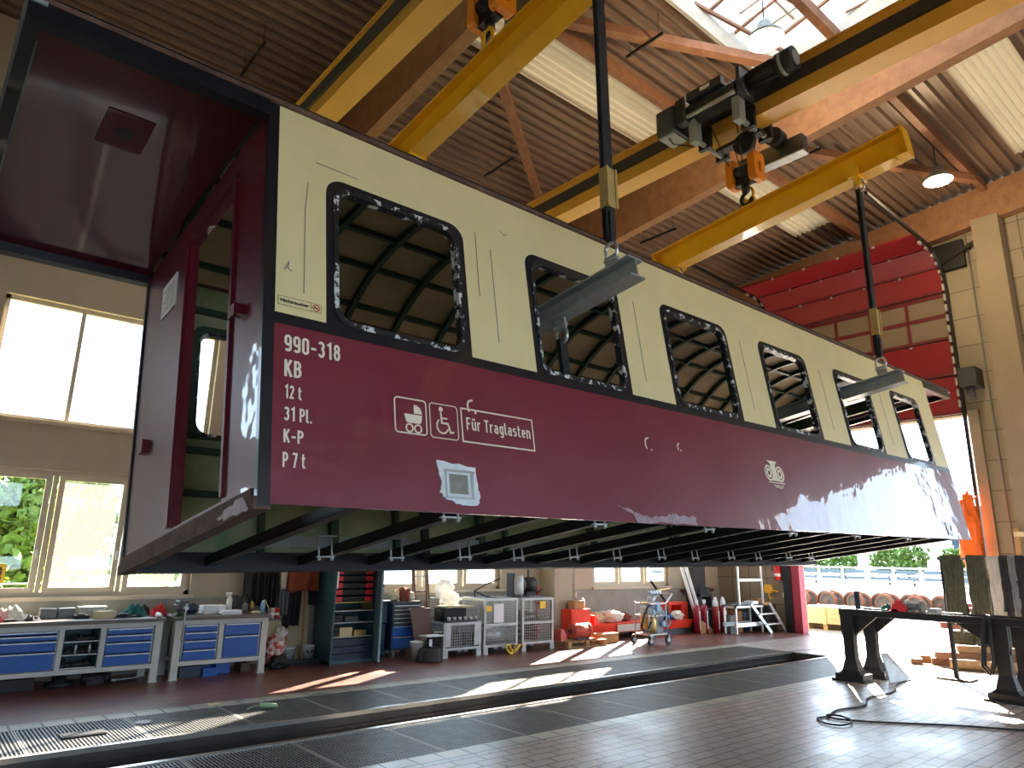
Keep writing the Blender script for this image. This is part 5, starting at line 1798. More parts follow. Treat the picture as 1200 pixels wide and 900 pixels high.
for (x0, x1, z0, h, mt, lab) in ((LX0 + .30, LX0 + .56, .674, .10, M_DKGREY, 'dark tool box on the upper middle locker shelf'), (LX0 + .08, LX0 + .26, .674, .12, M_BLACK, 'black drill case on the upper middle locker shelf'),
                                (LX0 + .22, LX0 + .46, .434, .15, M_CARDL, 'pale carton on the lower locker shelf'), (LX0 + .50, LX0 + .74, .434, .10, M_BRASS, 'yellow brown box on the lower locker shelf'), (LX0 + .05, LX0 + .19, .434, .09, M_BLACK, 'small black box on the lower locker shelf')):
    simple(MB().box(x0, LY0 + .08, z0, x1, LY0 + .36, z0 + h).box(x0 - .004, LY0 + .076, z0 + h * .7, x1 + .004, LY0 + .364, z0 + h * .78), 'locker_box', mt, lab, 'box', bevel=.004)

# coat over a blue bin next to the locker
m = MB()
hang(m, 6.93, 7.15, 12.40, .95, 1.74, .09, 2, 5)
simple(m, 'hanging_coat', M_DKC, 'black coat hanging between the locker and tool trolley', 'coat')
m = MB().box(6.98, 11.95, .62, 7.16, 12.3, 1.0).box(6.97, 11.94, .94, 7.17, 12.31, 1.0).box(6.99, 11.98, .06, 7.15, 12.28, .60)
for x in (7.02, 7.12):
    for y in (12.02, 12.24):
        m.cyl((x - .01, y, .05), (x + .01, y, .05), .05, n=12)
simple(m, 'waste_trolley', M_TOOLBLUE, 'dark blue narrow trolley between the locker and tool trolley', 'trolley', bevel=.006)

# tool trolley
TX0, TX1, TY0 = 7.20, 7.80, 11.82
t = thing('tool_trolley', 'tool trolley with grey and blue drawers on castors', 'tool trolley', (7.5, 12.0, 0))
MB().box(TX0, TY0 + .02, .14, TX1, TY0 + .5, .96).build('carcass', M_TOOLBLUE, parent=t, bevel=.008)
MB().box(TX0 - .02, TY0 - .01, .96, TX1 + .02, TY0 + .52, 1.0).build('top_tray', M_DKGREY, parent=t)
zz = [.94, .865, .79, .715, .64, .565, .38, .17]
for i in range(7):
    do = MB().box(TX0 + .02, TY0, zz[i + 1] + .006, TX1 - .02, TY0 + .022, zz[i] - .006).build('drawer', M_DKGREY if i < 5 else M_BLUE, parent=t, bevel=.003)
    MB().box(TX0 + .03, TY0 - .016, zz[i] - .028, TX1 - .03, TY0, zz[i] - .012).build('handle', M_GALV, parent=do)
for x in (TX0 + .07, TX1 - .07):
    for y in (TY0 + .08, TY0 + .42):
        MB().cyl((x - .02, y, .06), (x + .02, y, .06), .06, n=16).box(x - .03, y - .03, .09, x + .03, y + .03, .14).build('castor', M_GREY, parent=t)
for i, (x, y, r, mt, lab) in enumerate(((7.32, 12.0, .11, M_SKIN, 'pinkish sack on the tool trolley, left one'), (7.52, 11.98, .13, M_BROWNC, 'brown open sack on the tool trolley'), (7.70, 12.05, .09, M_WHITEC, 'white rag on the tool trolley beside the sacks'))):
    simple(MB().ball((x, y, 1.0 + r * .9), (r, r * .9, r), jitter=.35, seed=i + 2, n=20, m=14), ('small_sack', 'small_sack', 'white_rag')[i], mt, lab, ('sack', 'sack', 'rag')[i])
m = MB().hexa([(7.50, 11.50, .32), (7.88, 11.50, .32), (7.88, 11.54, .32), (7.50, 11.54, .32)], [(7.44, 11.62, .88), (7.90, 11.62, .88), (7.90, 11.655, .88), (7.44, 11.655, .88)])
m.box(7.52, 11.49, 0, 7.56, 11.53, .33).box(7.82, 11.49, 0, 7.86, 11.53, .33)
simple(m, 'brown_board', M_BROWNP, 'dark brown board on two feet propped against the tool trolley', 'board', bevel=.004)
bucket(7.45, 11.36, .115, .33, 'white plastic bucket behind the black stool', mt=M_WHITE)
t = thing('work_stool', 'low work stool with black cone base and flat pale seat', 'stool', (7.60, 11.15, 0))
MB().lathe([(0, .0), (.24, .0), (.245, .03), (.235, .04), (.19, .22), (.17, .23), (0, .23)], (7.60, 11.15, 0), 26).build('base', M_BLACK, parent=t)
m = MB()
for i in range(14):
    a = 2 * PI * i / 14
    m.bar((7.60 + .236 * math.cos(a), 11.15 + .236 * math.sin(a), .05), (7.60 + .192 * math.cos(a), 11.15 + .192 * math.sin(a), .21), .012, .01, up=(math.cos(a), math.sin(a), .3))
m.build('base_ribs', M_DKGREY, parent=t)
MB().cyl((7.58, 11.15, .23), (7.58, 11.15, .42), .045, n=14).build('column', M_BLACK, parent=t)
MB().box(7.55, 11.095, .26, 7.61, 11.107, .38).build('label_strip', M_PAPER, parent=t)
MB().box(7.45, 11.03, .42, 7.83, 11.30, .445).build('seat', M_ALU, parent=t, bevel=.008)

# ladder leaning on the wall
t = thing('leaning_ladder', 'brown two-rail ladder leaning up against the window wall', 'ladder', (8.07, 12.2, 0))
for x in (7.90, 8.24):
    MB().bar((x, 12.06, .0), (x - .02 + (.0 if x < 8 else -.05), 12.50, 3.2), .06, .045, up=(0, -1, .2)).build('ladder_rail', M_BROWNP, parent=t)
for i in range(10):
    z = .25 + i * .3
    f = z / 3.2
    MB().cyl((7.90 - .02 * f, 12.06 + .44 * f, z), (8.24 - .07 * f, 12.06 + .44 * f, z), .016, n=10).build('rung', M_GALV if i in (4, 5) else M_BROWNP, parent=t)


# ------------------------------------------------------------------ mesh boxes
def gitterbox(x0, x1, y0, y1, h, lab, half=False):
    t = thing('mesh_box', lab, 'mesh box', ((x0 + x1) / 2, (y0 + y1) / 2, 0), group='grey steel mesh boxes by the window wall')
    b = .13
    f = MB()
    for x in (x0, x1 - .05):
        for y in (y0, y1 - .05):
            f.box(x, y, b, x + .05, y + .05, h)
    for z in (b, h - .045) + ((.52,) if h > .8 else ()):
        f.box(x0 + .05, y0, z, x1 - .05, y0 + .045, z + .045)
        f.box(x0 + .05, y1 - .045, z, x1 - .05, y1, z + .045).box(x0, y0 + .05, z, x0 + .045, y1 - .05, z + .045).box(x1 - .045, y0 + .05, z, x1, y1 - .05, z + .045)
    f.box(x0 + .04, y0 + .04, b, x1 - .04, y1 - .04, b + .02)
    f.build('frame', M_GALV, parent=t)
    for x in (x0 - .005, x1 - .105):
        for y in (y0 - .005, y1 - .105):
            MB().box(x, y, 0, x + .11, y + .11, b).build('foot', M_GALV, parent=t)
    w = MB()
    for (p, q, r, s, ax) in ((x0 + .05, x1 - .05, y0 + .022, y1 - .022, 'x'), (y0 + .05, y1 - .05, x0 + .022, x1 - .022, 'y')):
        n = round((q - p) / .055)
        for i in range(1, n):
            u = p + (q - p) * i / n
            for v in (r, s):
                if ax == 'x':
                    w.box(u - .0025, v - .0025, b + .04, u + .0025, v + .0025, h - .04)
                else:
                    w.box(v - .0025, u - .0025, b + .04, v + .0025, u + .0025, h - .04)
        nz = round((h - b) / .055)
        for i in range(1, nz):
            z = b + .02 + (h - b - .04) * i / nz
            for v in (r, s):
                if ax == 'x':
                    w.box(p, v - .003, z - .0025, q, v + .003, z + .0025)
                else:
                    w.box(v - .003, p, z - .0025, v + .003, q, z + .0025)
    w.build('wire_mesh', M_GALV, parent=t)
    return t


g1 = gitterbox(7.99, 8.87, 11.28, 12.0, .62, 'low mesh box with machine parts laid on top')
for x in (8.02, 8.70):
    MB().box(x, 11.272, .20, x + .13, 11.28, .58).build('gusset_plate', M_GALV, parent=g1)
g2 = gitterbox(8.93, 9.80, 11.27, 12.0, 1.04, 'tall mesh box with a white sheet on its front')
MB().box(9.17, 11.262, .58, 9.42, 11.268, .94).build('paper_sheet', M_PAPER, parent=g2)
MB().box(8.97, 11.26, .80, 9.11, 11.268, .90).build('yellow_tag', M_TAG, parent=g2)
g3 = gitterbox(9.92, 10.80, 11.27, 12.0, 1.03, 'tall mesh box holding rusty coils, next to the pilaster')
MB().box(10.40, 11.26, .82, 10.56, 11.268, .96).build('yellow_tag', M_TAG, parent=g3)
g4 = gitterbox(8.40, 9.40, 12.05, 12.5, 1.02, 'mesh box standing behind the low one below the window')
simple(MB().box(8.05, 11.5, .56, 8.16, 11.9, .575).box(8.08, 11.40, .15, 8.5, 11.8, .42).cyl((8.55, 11.45, .30), (8.8, 11.45, .30), .12, n=18), 'machine_part', M_DKGREY, 'dark machine part inside the low mesh box', 'machine part')
m = MB().cyl((9.02, 11.55, .33), (9.70, 11.55, .33), .15, n=20).cyl((9.05, 11.8, .30), (9.66, 11.82, .30), .12, n=18)
simple(m, 'pipe_length', M_GALV, 'grey pipes lying inside the tall mesh box with the sheet', 'pipe')
m = MB()
for i in range(5):
    z = .22 + i * .12
    m.tube([(10.34 + .26 * math.cos(a) + .02 * (i % 2), 11.62 + .22 * math.sin(a), z + .02 * math.sin(a * 2 + i)) for a in [2 * PI * k / 24 for k in range(24)]], .035, 8, closed=True)
simple(m, 'hose_coil', M_RUST, 'rusty coiled hose inside the mesh box next to the pilaster', 'coil')
simple(MB().cyl((10.45, 11.4, .20), (10.47, 11.45, .90), .03, n=10).cyl((10.45, 11.4, .9), (10.47, 11.45, .98), .05, n=10), 'red_tube', M_EXT, 'red tube standing inside the mesh box next to the pilaster', 'tube')
# on top of the low box
t = thing('valve_strip', 'row of shiny valves along the front of the low mesh box', 'valves', (8.42, 11.34, .62))
MB().box(8.10, 11.30, .62, 8.80, 11.38, .655).build('rail', M_DKGREY, parent=t)
for i in range(6):
    MB().cyl((8.14 + i * .125, 11.34, .655), (8.14 + i * .125, 11.34, .72), .036, n=12).build('valve', M_GALV, parent=t)
t = thing('compressor_block', 'black machine with a pale yellow board on top, on the low mesh box', 'machine', (8.45, 11.7, .62))
MB().box(8.18, 11.55, .62, 8.70, 11.9, .86).cyl((8.2, 11.7, .74), (8.10, 11.7, .74), .09, n=16).build('body', M_BLACK, parent=t, bevel=.01)
MB().box(8.22, 11.5, .875, 8.86, 11.95, .90).build('yellow_board', M_CARDL, parent=t)
MB().box(8.26, 11.56, .86, 8.60, 11.88, .875).build('spacer', M_DKGREY, parent=t)
simple(MB().ball((8.42, 11.72, .90 + .13), (.20, .16, .14), jitter=.3, seed=5, n=22, m=14), 'wrapped_part', M_WRAP, 'bundle in clear wrap on the pale yellow board', 'bundle')
m = MB().ball((8.66, 12.28, 1.02 + .16), (.20, .13, .18), jitter=.4, seed=9, n=20, m=14)
simple(m, 'wrapped_part', M_WRAP, 'bundle in clear wrap standing right of the ladder', 'bundle')
m = MB().tube([(9.02, 11.7, 1.05), (9.00, 11.7, 1.17), (9.35, 11.75, 1.30), (9.75, 11.8, 1.40)], .014, 8).tube([(9.00, 11.7, 1.17), (9.3, 11.7, 1.06), (9.42, 11.7, 1.06)], .012, 8)
simple(m, 'bent_rod', M_BLACK, 'thin bent black rod on the tall mesh box with the sheet', 'rod')
simple(MB().box(9.95, 11.35, 1.03, 10.75, 11.95, 1.05).box(10.2, 11.38, 1.05, 10.6, 11.6, 1.07), 'cover_board', M_GREY, 'grey board covering the mesh box next to the pilaster', 'board')
t = thing('vacuum_drum', 'grey drum vacuum on the mesh box next to the pilaster', 'vacuum', (10.02, 11.6, 1.05))
MB().lathe([(0, 0), (.15, 0), (.17, .05), (.17, .36), (.13, .43), (0, .44)], (10.02, 11.6, 1.07), 22).build('drum', M_GALV, parent=t)
MB().box(9.85, 11.5, 1.05, 9.90, 11.7, 1.52).build('back_frame', M_BLACK, parent=t)
t = thing('pump_unit', 'black motor pump right of the grey drum vacuum', 'pump', (10.38, 11.62, 1.05))
MB().cyl((10.22, 11.62, 1.28), (10.52, 11.62, 1.28), .16, n=20).box(10.24, 11.5, 1.07, 10.5, 11.74, 1.14).build('motor', M_BLACK, parent=t)
MB().cyl((10.19, 11.62, 1.28), (10.23, 11.62, 1.28), .13, n=20).build('cover', M_GALV, parent=t)
MB().cyl((10.38, 11.62, 1.42), (10.38, 11.62, 1.75), .018, n=8).tube([(10.5, 11.6, 1.18), (10.62, 11.55, 1.13), (10.74, 11.55, 1.2)], .016, 8).build('pipe', M_BLACK, parent=t)
simple(MB().cyl((10.63, 11.6, 1.05), (10.63, 11.6, 1.22), .045, n=12).cyl((10.63, 11.6, 1.22), (10.63, 11.6, 1.25), .03, n=10), 'red_can', M_EXT, 'small red can right of the motor pump', 'can')
t = thing('lashing_straps', 'black and yellow lashing straps coiled on the floor by the mesh boxes', 'straps', (9.58, 11.12, 0))
for i in range(4):
    MB().tube([(9.46 + i * .085 + .055 * math.cos(a), 11.12 + .07 * math.sin(a), .09 + .075 * math.sin(a + i)) for a in [2 * PI * k / 16 for k in range(16)]], .018, 6, closed=True).build('strap_coil', M_BRASS if i % 2 else M_TAG, parent=t)

# ------------------------------------------------------------------ pallet, red machine, cart, cylinders
t = thing('wooden_pallet', 'wooden pallet carrying a pale red motor by the pilaster', 'pallet', (11.62, 11.38, 0))
for x in (11.02, 11.57, 12.12):
    for y in (11.1, 11.66):
        MB().box(x, y - .05, .02, x + .10, y + .05, .11).build('block', M_WOOD, parent=t)
for y in (11.10, 11.38, 11.66):
    MB().box(11.02, y - .05, 0, 12.22, y + .05, .02).build('bottom_board', M_WOOD, parent=t)
for i in range(7):
    MB().box(11.02 + i * .18, 11.05, .11, 11.02 + i * .18 + .12, 11.71, .132).build('deck_board', M_WOOD, parent=t)
t = thing('electric_motor', 'pale red electric motor lying on the wooden pallet', 'motor', (11.7, 11.4, .132))
MB().cyl((11.46, 11.4, .30), (11.90, 11.4, .30), .15, n=22).cyl((11.90, 11.4, .30), (11.98, 11.4, .30), .165, n=22).build('housing', M_REDD, parent=t)
m = MB()
for i in range(18):
    a = 2 * PI * i / 18
    m.bar((11.50, 11.4 + .15 * math.cos(a), .30 + .15 * math.sin(a)), (11.88, 11.4 + .15 * math.cos(a), .30 + .15 * math.sin(a)), .01, .022, up=(0, math.cos(a), math.sin(a)))
m.build('cooling_fins', M_REDD, parent=t)
MB().box(11.5, 11.25, .132, 11.86, 11.55, .165).cyl((11.40, 11.4, .30), (11.46, 11.4, .30), .04, n=12).build('foot_and_shaft', M_DKGREY, parent=t)
simple(MB().box(11.05, 11.3, .132, 11.22, 11.6, .24).hexa([(11.05, 11.3, .24), (11.22, 11.3, .24), (11.22, 11.6, .24), (11.05, 11.6, .24)], [(11.09, 11.34, .36), (11.18, 11.34, .36), (11.18, 11.56, .36), (11.09, 11.56, .36)]), 'red_bracket', M_REDD, 'pale red bracket on the near corner of the pallet', 'bracket')
t = thing('red_machine_bed', 'long red machine bed with an upright end box along the window wall', 'machine', (13.0, 12.1, 0))
m = MB().box(11.80, 11.74, .0, 12.42, 12.06, .72).box(11.82, 11.73, .06, 12.05, 11.74, .70)
m.build('end_box', M_REDM, parent=t, bevel=.01)
m = MB().hexa([(12.42, 11.80, .14), (14.75, 11.80, .14), (14.75, 12.45, .14), (12.42, 12.45, .14)], [(12.42, 11.74, .36), (14.75, 11.74, .36), (14.75, 12.5, .36), (12.42, 12.5, .36)])
m.hexa([(12.62, 11.80, .36), (12.85, 11.80, .36), (12.85, 12.4, .36), (12.62, 12.4, .36)], [(12.62, 11.80, .56), (12.66, 11.80, .56), (12.66, 12.4, .56), (12.62, 12.4, .56)])
m.build('trough', M_REDM, parent=t)
MB().box(13.35, 11.725, .17, 14.4, 11.745, .33).build('white_name_board', M_LGREY, parent=t)
for x in (12.8, 13.4, 14.6):
    MB().box(x - .05, 11.9, 0, x + .05, 12.4, .14).build('foot', M_DKGREY, parent=t)
simple(MB().box(11.95, 11.78, .72, 12.26, 12.0, .90).box(11.94, 11.77, .86, 12.27, 12.01, .905), 'brown_carton', M_CARD, 'brown carton on the upright red end box', 'box', bevel=.004)
simple(MB().cyl((12.34, 11.9, .72), (12.34, 11.9, .92), .05, n=12).cyl((12.34, 11.9, .92), (12.34, 11.9, .95), .03, n=10), 'white_bottle', M_WHITE, 'white bottle beside the brown carton on the red box', 'bottle')
for i, (x, y, r, mt, lab) in enumerate(((13.0, 12.1, .26, M_SKIN, 'beige sack in the red trough next to the end box'), (13.5, 12.05, .30, M_WHITEC, 'big white sack in the red trough'), (14.0, 12.15, .22, M_BROWNC, 'brown sack in the red trough behind the cart'))):
    simple(MB().ball((x, y, .36 + r * .42), (r * 1.2, r * .8, r * .5), jitter=.35, seed=i + 12, n=22, m=14), 'cement_sack', mt, lab, 'sack')
simple(MB().box(12.30, 11.33, 0, 12.92, 11.60, .20).box(12.29, 11.32, .17, 12.93, 11.61, .205), 'floor_carton', M_CARD, 'brown cardboard carton on the floor before the red trough', 'box', bevel=.004)
t = thing('red_trough_truck', 'short red trough on dark skids behind the cart', 'trough', (15.6, 12.0, 0))
m = MB().hexa([(14.95, 11.75, .14), (16.25, 11.75, .14), (16.25, 12.4, .14), (14.95, 12.4, .14)], [(14.9, 11.68, .34), (16.3, 11.68, .34), (16.3, 12.45, .34), (14.9, 12.45, .34)])
m.build('trough', M_REDM, parent=t)
MB().box(15.1, 11.8, 0, 16.6, 11.9, .14).box(15.1, 12.25, 0, 16.6, 12.35, .14).build('skid', M_DKGREY, parent=t)
m = MB().plate(rect(15.72, .34, 16.52, .76), [rect(15.78, .40, 16.24, .70)], lambda u, v, w: (u, 12.0 + w, v), .4).box(15.74, 12.36, .36, 16.5, 12.4, .74)
m.build('upright_box', M_REDM, parent=t)
simple(MB().ball((15.45, 12.0, .34 + .09), (.22, .2, .12), jitter=.4, seed=21, n=18, m=12), 'blue_bag', M_BLUE, 'blue bag in the short red trough', 'bag')
simple(MB().ball((15.85, 11.85, .34 + .10), (.18, .14, .13), jitter=.4, seed=23, n=18, m=12), 'white_bag', M_WHITEC, 'white bag in the short red trough', 'bag')
m = MB().hexa([(16.28, 11.45, 0), (16.95, 11.45, 0), (16.95, 11.65, 0), (16.28, 11.65, 0)], [(16.28, 11.45, .34), (16.62, 11.45, .22), (16.62, 11.65, .22), (16.28, 11.65, .34)])
simple(m, 'wooden_wedge', M_CARD, 'light wooden wedge box beside the maroon cylinders', 'wedge', bevel=.004)

# cart with gauges and hoses
t = thing('spray_pump_cart', 'wheeled pump cart with gauges and black hoses standing in the sun', 'cart', (13.3, 10.7, 0))
f = MB()
for x in (13.0, 13.62):
    for y in (10.5, 10.9):
        f.cyl((x, y, .14), (x, y, .92), .018, n=10)
for z in (.22, .62, .88):
    f.bar((13.0, 10.5, z), (13.62, 10.5, z), .03, .03).bar((13.0, 10.9, z), (13.62, 10.9, z), .03, .03).bar((13.0, 10.5, z), (13.0, 10.9, z), .03, .03).bar((13.62, 10.5, z), (13.62, 10.9, z), .03, .03)
f.bar((13.62, 10.5, .88), (13.86, 10.5, 1.08), .03, .03).bar((13.62, 10.9, .88), (13.86, 10.9, 1.08), .03, .03).bar((13.86, 10.5, 1.08), (13.86, 10.9, 1.08), .03, .03)
f.build('frame', M_GALV, parent=t)
for x in (13.0, 13.62):
    for y in (10.46, 10.94):
        w = MB().cyl((x, y - .022, .095), (x, y + .022, .095), .095, n=20)
        wo = w.build('wheel', M_BLACK, parent=t)
        MB().cyl((x, y - .026, .095), (x, y + .026, .095), .05, n=14).box(x - .012, y - .032, .09, x + .012, y + .032, .2).build('wheel_hub', M_GALV, parent=wo)
MB().lathe([(0, 0), (.17, .02), (.19, .08), (.19, .34), (.15, .40), (0, .42)], (13.2, 10.68, .24), 22).build('tank', M_BRASS, parent=t)
MB().box(13.36, 10.56, .24, 13.58, 10.84, .58).box(13.10, 10.54, .64, 13.56, 10.84, .80).cyl((13.3, 10.7, .8), (13.3, 10.7, 1.0), .06, n=14).build('pump_block', M_MACHL, parent=t, bevel=.01)
MB().box(13.28, 10.48, .72, 13.40, 10.56, .90).box(13.12, 10.47, .66, 13.20, 10.54, .74).cyl((13.5, 10.46, .44), (13.5, 10.56, .44), .06, n=14).build('valve_block', M_GAUGE, parent=t)
for i in range(4):
    x = 13.05 + i * .10
    go = MB().cyl((x, 10.50, 1.10), (x, 10.44, 1.13), .047, n=18).build('gauge', M_GAUGE, parent=t)
    MB().cyl((x, 10.44, 1.13), (x, 10.437, 1.132), .038, n=16).cyl((x, 10.52, 1.09), (x + .02, 10.62, .90), .01, n=8).build('dial', M_PAPER, parent=go)
MB().bar((12.78, 10.55, .92), (13.15, 10.6, .90), .05, .03).bar((13.45, 10.6, 1.02), (13.75, 10.7, 1.18), .03, .03).bar((13.40, 10.6, 1.16), (13.95, 10.6, 1.20), .02, .02).build('lever', M_BRASS, parent=t)
MB().tube([(13.05, 10.5, .86), (12.9, 10.42, .84), (12.72, 10.4, .66), (12.60, 10.38, .42), (12.66, 10.38, .33), (12.85, 10.4, .34), (13.05, 10.46, .50)], .026, 8).build('hose', M_RUBBER, parent=t)
MB().tube([(13.60, 10.9, 1.36), (13.78, 10.85, 1.15), (13.98, 10.8, .92), (14.06, 10.78, .66), (14.0, 10.76, .46), (13.86, 10.7, .40), (13.66, 10.7, .44)], .028, 8).build('hose', M_RUBBER, parent=t)
MB().tube([(13.5, 10.5, .7), (13.62, 10.44, .6), (13.7, 10.44, .45), (13.6, 10.46, .36), (13.5, 10.5, .40)], .016, 8).build('blue_hose', M_GAUGE, parent=t)
for k in range(4):
    MB().tube([(13.06 + k * .14, 10.52, .80), (13.04 + k * .15, 10.47, .70), (13.10 + k * .13, 10.48, .58), (13.14 + k * .12, 10.52, .50)], .010, 6).build('pipe', M_GALV, parent=t)

# gas cylinders
for i, (x, y, lab) in enumerate(((16.28, 11.55, 'maroon gas cylinder nearest the red trough'), (16.58, 11.52, 'maroon gas cylinder second from the red trough'), (16.86, 11.36, 'maroon gas cylinder with white cap, third from the red trough'), (17.16, 11.33, 'maroon gas cylinder with white cap nearest the platform steps'))):
    t = thing('gas_cylinder', lab, 'gas cylinder', (x, y, 0), group='maroon gas cylinders')
    r = .095
    MB().lathe([(0, 0), (r, .0), (r, .60), (r * .85, .67), (r * .45, .71), (0, .71)], (x, y, 0), 20).build('body', M_CYLRED, parent=t)
    if i > 1:
        MB().lathe([(.05, .62), (.075, .66), (.07, .80), (.045, .84), (.035, .90), (0, .91)], (x, y, 0), 16).build('cap', M_PAPER, parent=t)
    else:
        MB().cyl((x, y, .71), (x, y, .80), .03, n=12).box(x - .06, y - .012, .76, x + .06, y + .012, .79).cyl((x, y, .79), (x, y, .84), .045, n=12).build('valve', M_PAPER, parent=t)
    MB().box(x - .02, y - r - .004, .10, x + .015, y - r + .01, .56).build('white_strip', M_PAPER, parent=t)
simple(MB().box(16.74, 11.75, 0, 17.3, 12.05, .02).box(16.74, 11.75, .55, 17.3, 11.78, .60).box(16.74, 11.75, 0, 16.78, 12.05, .95).box(17.26, 11.75, 0, 17.3, 12.05, .95).box(16.74, 11.75, .90, 17.3, 12.05, .95), 'cylinder_stand', M_DKGREY, 'dark steel stand behind the maroon cylinders', 'stand')
simple(MB().box(16.76, 11.76, .95, 17.14, 12.05, 1.12).box(16.82, 11.78, 1.12, 17.06, 12.0, 1.20), 'battery_case', M_BLACK, 'black case on the stand behind the maroon cylinders', 'case', bevel=.01)
simple(MB().box(17.16, 11.80, .95, 17.29, 12.02, 1.14), 'rusty_tin', M_RUST, 'rusty tin beside the black case', 'tin', bevel=.01)
for i, x in enumerate((16.35, 16.55)):
    m = MB().cyl((x + .15, 11.62, 0.02), (x - .1, 12.15, 2.3), .045, n=12).cyl((x + .15, 11.62, .0), (x + .145, 11.63, .06), .055, n=12)
    simple(m, 'white_pole', M_WHITE, 'white pole leaning behind the cylinders, ' + ('nearer the trough' if i == 0 else 'nearer the platform steps'), 'pole')

# aluminium platform steps
t = thing('platform_steps', 'aluminium work platform with rail and steps before the end wall', 'platform steps', (17.4, 10.9, 0))
PA, PB, PY0, PY1, PZ = 16.62, 18.0, 10.6, 11.0, .74
MB().box(PA, PY0, PZ - .07, PB, PY0 + .05, PZ).box(PA, PY1 - .05, PZ - .07, PB, PY1, PZ).box(PA, PY0, PZ - .02, PB, PY1, PZ).box(PA, PY0, PZ - .07, PA + .05, PY1, PZ).box(PB - .05, PY0, PZ - .07, PB, PY1, PZ).build('platform', M_ALU, parent=t)
for x in (PA + .05, PB - .12):
    for y in (PY0 + .03, PY1 - .03):
        MB().box(x - .02, y - .02, .03, x + .02, y + .02, PZ - .07).build('leg', M_ALU, parent=t)
MB().box(PA, PY0, .20, PB - .15, PY0 + .05, .30).box(PA, PY1 - .05, .20, PB - .15, PY1, .30).build('base_rail', M_ALU, parent=t)
for x in (16.84, 17.98):
    MB().box(x - .02, PY0, PZ, x + .02, PY0 + .04, 1.95).build('rail_post', M_ALU, parent=t)
for z in (1.37, 1.93):
    MB().box(16.84, PY0, z - .035, 17.98, PY0 + .035, z + .035).build('hand_rail', M_ALU, parent=t)
for (y, xa, xb) in ((10.42, 17.35, 17.62 + .35), (10.42 + .0, 18.25, 18.72)):
    MB().bar((xa, 10.60, PZ + .02), (xb, 10.42, .02), .035, .09, up=(1, 0, .3)).build('step_stringer', M_ALU, parent=t)
for z in (.24, .50):
    f = 1 - z / PZ
    MB().bar((17.35 + .62 * f, 10.58 - .14 * f, z), (18.25 + .47 * f, 10.58 - .14 * f, z), .14, .03).build('step', M_ALU, parent=t)
simple(MB().box(16.95, 10.70, .742, 17.5, 10.95, .775).box(17.0, 10.72, .775, 17.45, 10.93, .80), 'binder_pair', M_GREY, 'grey flat binders lying on the aluminium platform', 'binder')
simple(MB().box(17.58, 10.68, .742, 17.85, 10.95, .82), 'white_carton', M_PAPER, 'white carton lying on the aluminium platform', 'box', bevel=.004)
simple(MB().box(17.02, 11.03, 0, 17.36, 11.2, .45).box(17.01, 11.02, .42, 17.37, 11.21, .455), 'grey_bin', M_GREY, 'grey bin behind the aluminium platform', 'bin')
simple(MB().box(17.42, 11.05, 0, 17.62, 11.3, .55), 'wooden_sheet', M_WOODO, 'brown wooden panel behind the aluminium platform', 'panel', bevel=.006)
simple(MB().lathe([(0, 0), (.2, 0), (.22, .5), (.2, .55), (0, .56)], (17.88, 11.26, 0), 20), 'blue_drum', M_TOOLBLUE, 'dark blue drum behind the aluminium platform', 'drum')
simple(MB().box(17.0, 12.5, .98, 18.5, 12.57, 1.06), 'red_bar', M_DOORDK, 'dark red bar fixed to the wall behind the platform', 'bar')
t = thing('fire_extinguisher', 'red fire extinguisher hanging on the end wall beside the door', 'fire extinguisher', (18.72, 10.56, 1.40))
MB().lathe([(0, 0), (.085, 0), (.09, .03), (.09, .42), (.06, .48), (.03, .50), (0, .50)], (18.74, 10.56, 1.36), 20).build('body', M_EXT, parent=t)
MB().box(18.70, 10.54, 1.86, 18.78, 10.58, 1.92).tube([(18.72, 10.58, 1.88), (18.68, 10.68, 1.80), (18.68, 10.70, 1.6)], .013, 8).build('valve_and_hose', M_BLACK, parent=t)
MB().lathe([(.0905, .10), (.092, .10), (.092, .18), (.0905, .18)], (18.74, 10.56, 1.36), 20).build('paper_label', M_PAPER, parent=t)
t = thing('chain_hoist', 'yellow hand chain hoist hanging on the end wall', 'chain hoist', (18.75, 10.88, .92))
MB().cyl((18.70, 10.88, 1.12), (18.82, 10.88, 1.12), .12, n=18).box(18.72, 10.80, 1.0, 18.82, 10.96, 1.24).build('body', M_YELLOW, parent=t)
MB().bar((18.76, 10.88, 1.10), (18.76, 10.60, 1.05), .03, .03).tube([(18.76, 10.88, 1.0), (18.76, 10.88, .90), (18.76, 10.84, .85), (18.76, 10.80, .88)], .015, 8).build('handle', M_YELLOW, parent=t)
t = thing('black_crate', 'tall black plastic crate standing at the door post', 'crate', (18.5, 10.75, 0))
MB().plate(rect(18.25, 10.70, 18.75, 11.30), [rect(18.275, 10.725, 18.725, 11.275)], lambda u, v, w: (u, v, .012 + w), .68).box(18.27, 10.72, 0, 18.73, 11.28, .02).build('body', M_BLACK, parent=t, bevel=.004)
m = MB()
for i in range(8):
    z = .08 + i * .075
    m.box(18.24, 10.72, z, 18.25, 11.28, z + .03)
m.build('side_ribs', M_DKGREY, parent=t)
simple(MB().box(18.3, 10.75, .03, 18.6, 10.98, .78).box(18.35, 10.98, .03, 18.7, 11.2, .86), 'brown_carton', M_CARD, 'brown carton sticking out of the black crate', 'box')
simple(MB().box(18.86, 10.46, .90, 18.9, 10.54, 1.02), 'wall_socket', M_WHITE, 'white wall socket between extinguisher and door post', 'socket', bevel=.006)
simple(MB().cyl((12.72, 12.55, .98), (12.72, 12.55, 3.4), .03, n=10).cyl((12.72, 12.53, .92), (12.72, 12.53, 1.06), .055, n=12).box(12.66, 12.52, .98, 12.78, 12.6, 1.04), 'drain_pipe', M_LGREY, 'thin pale pipe on the wall right of the pilaster', 'pipe')
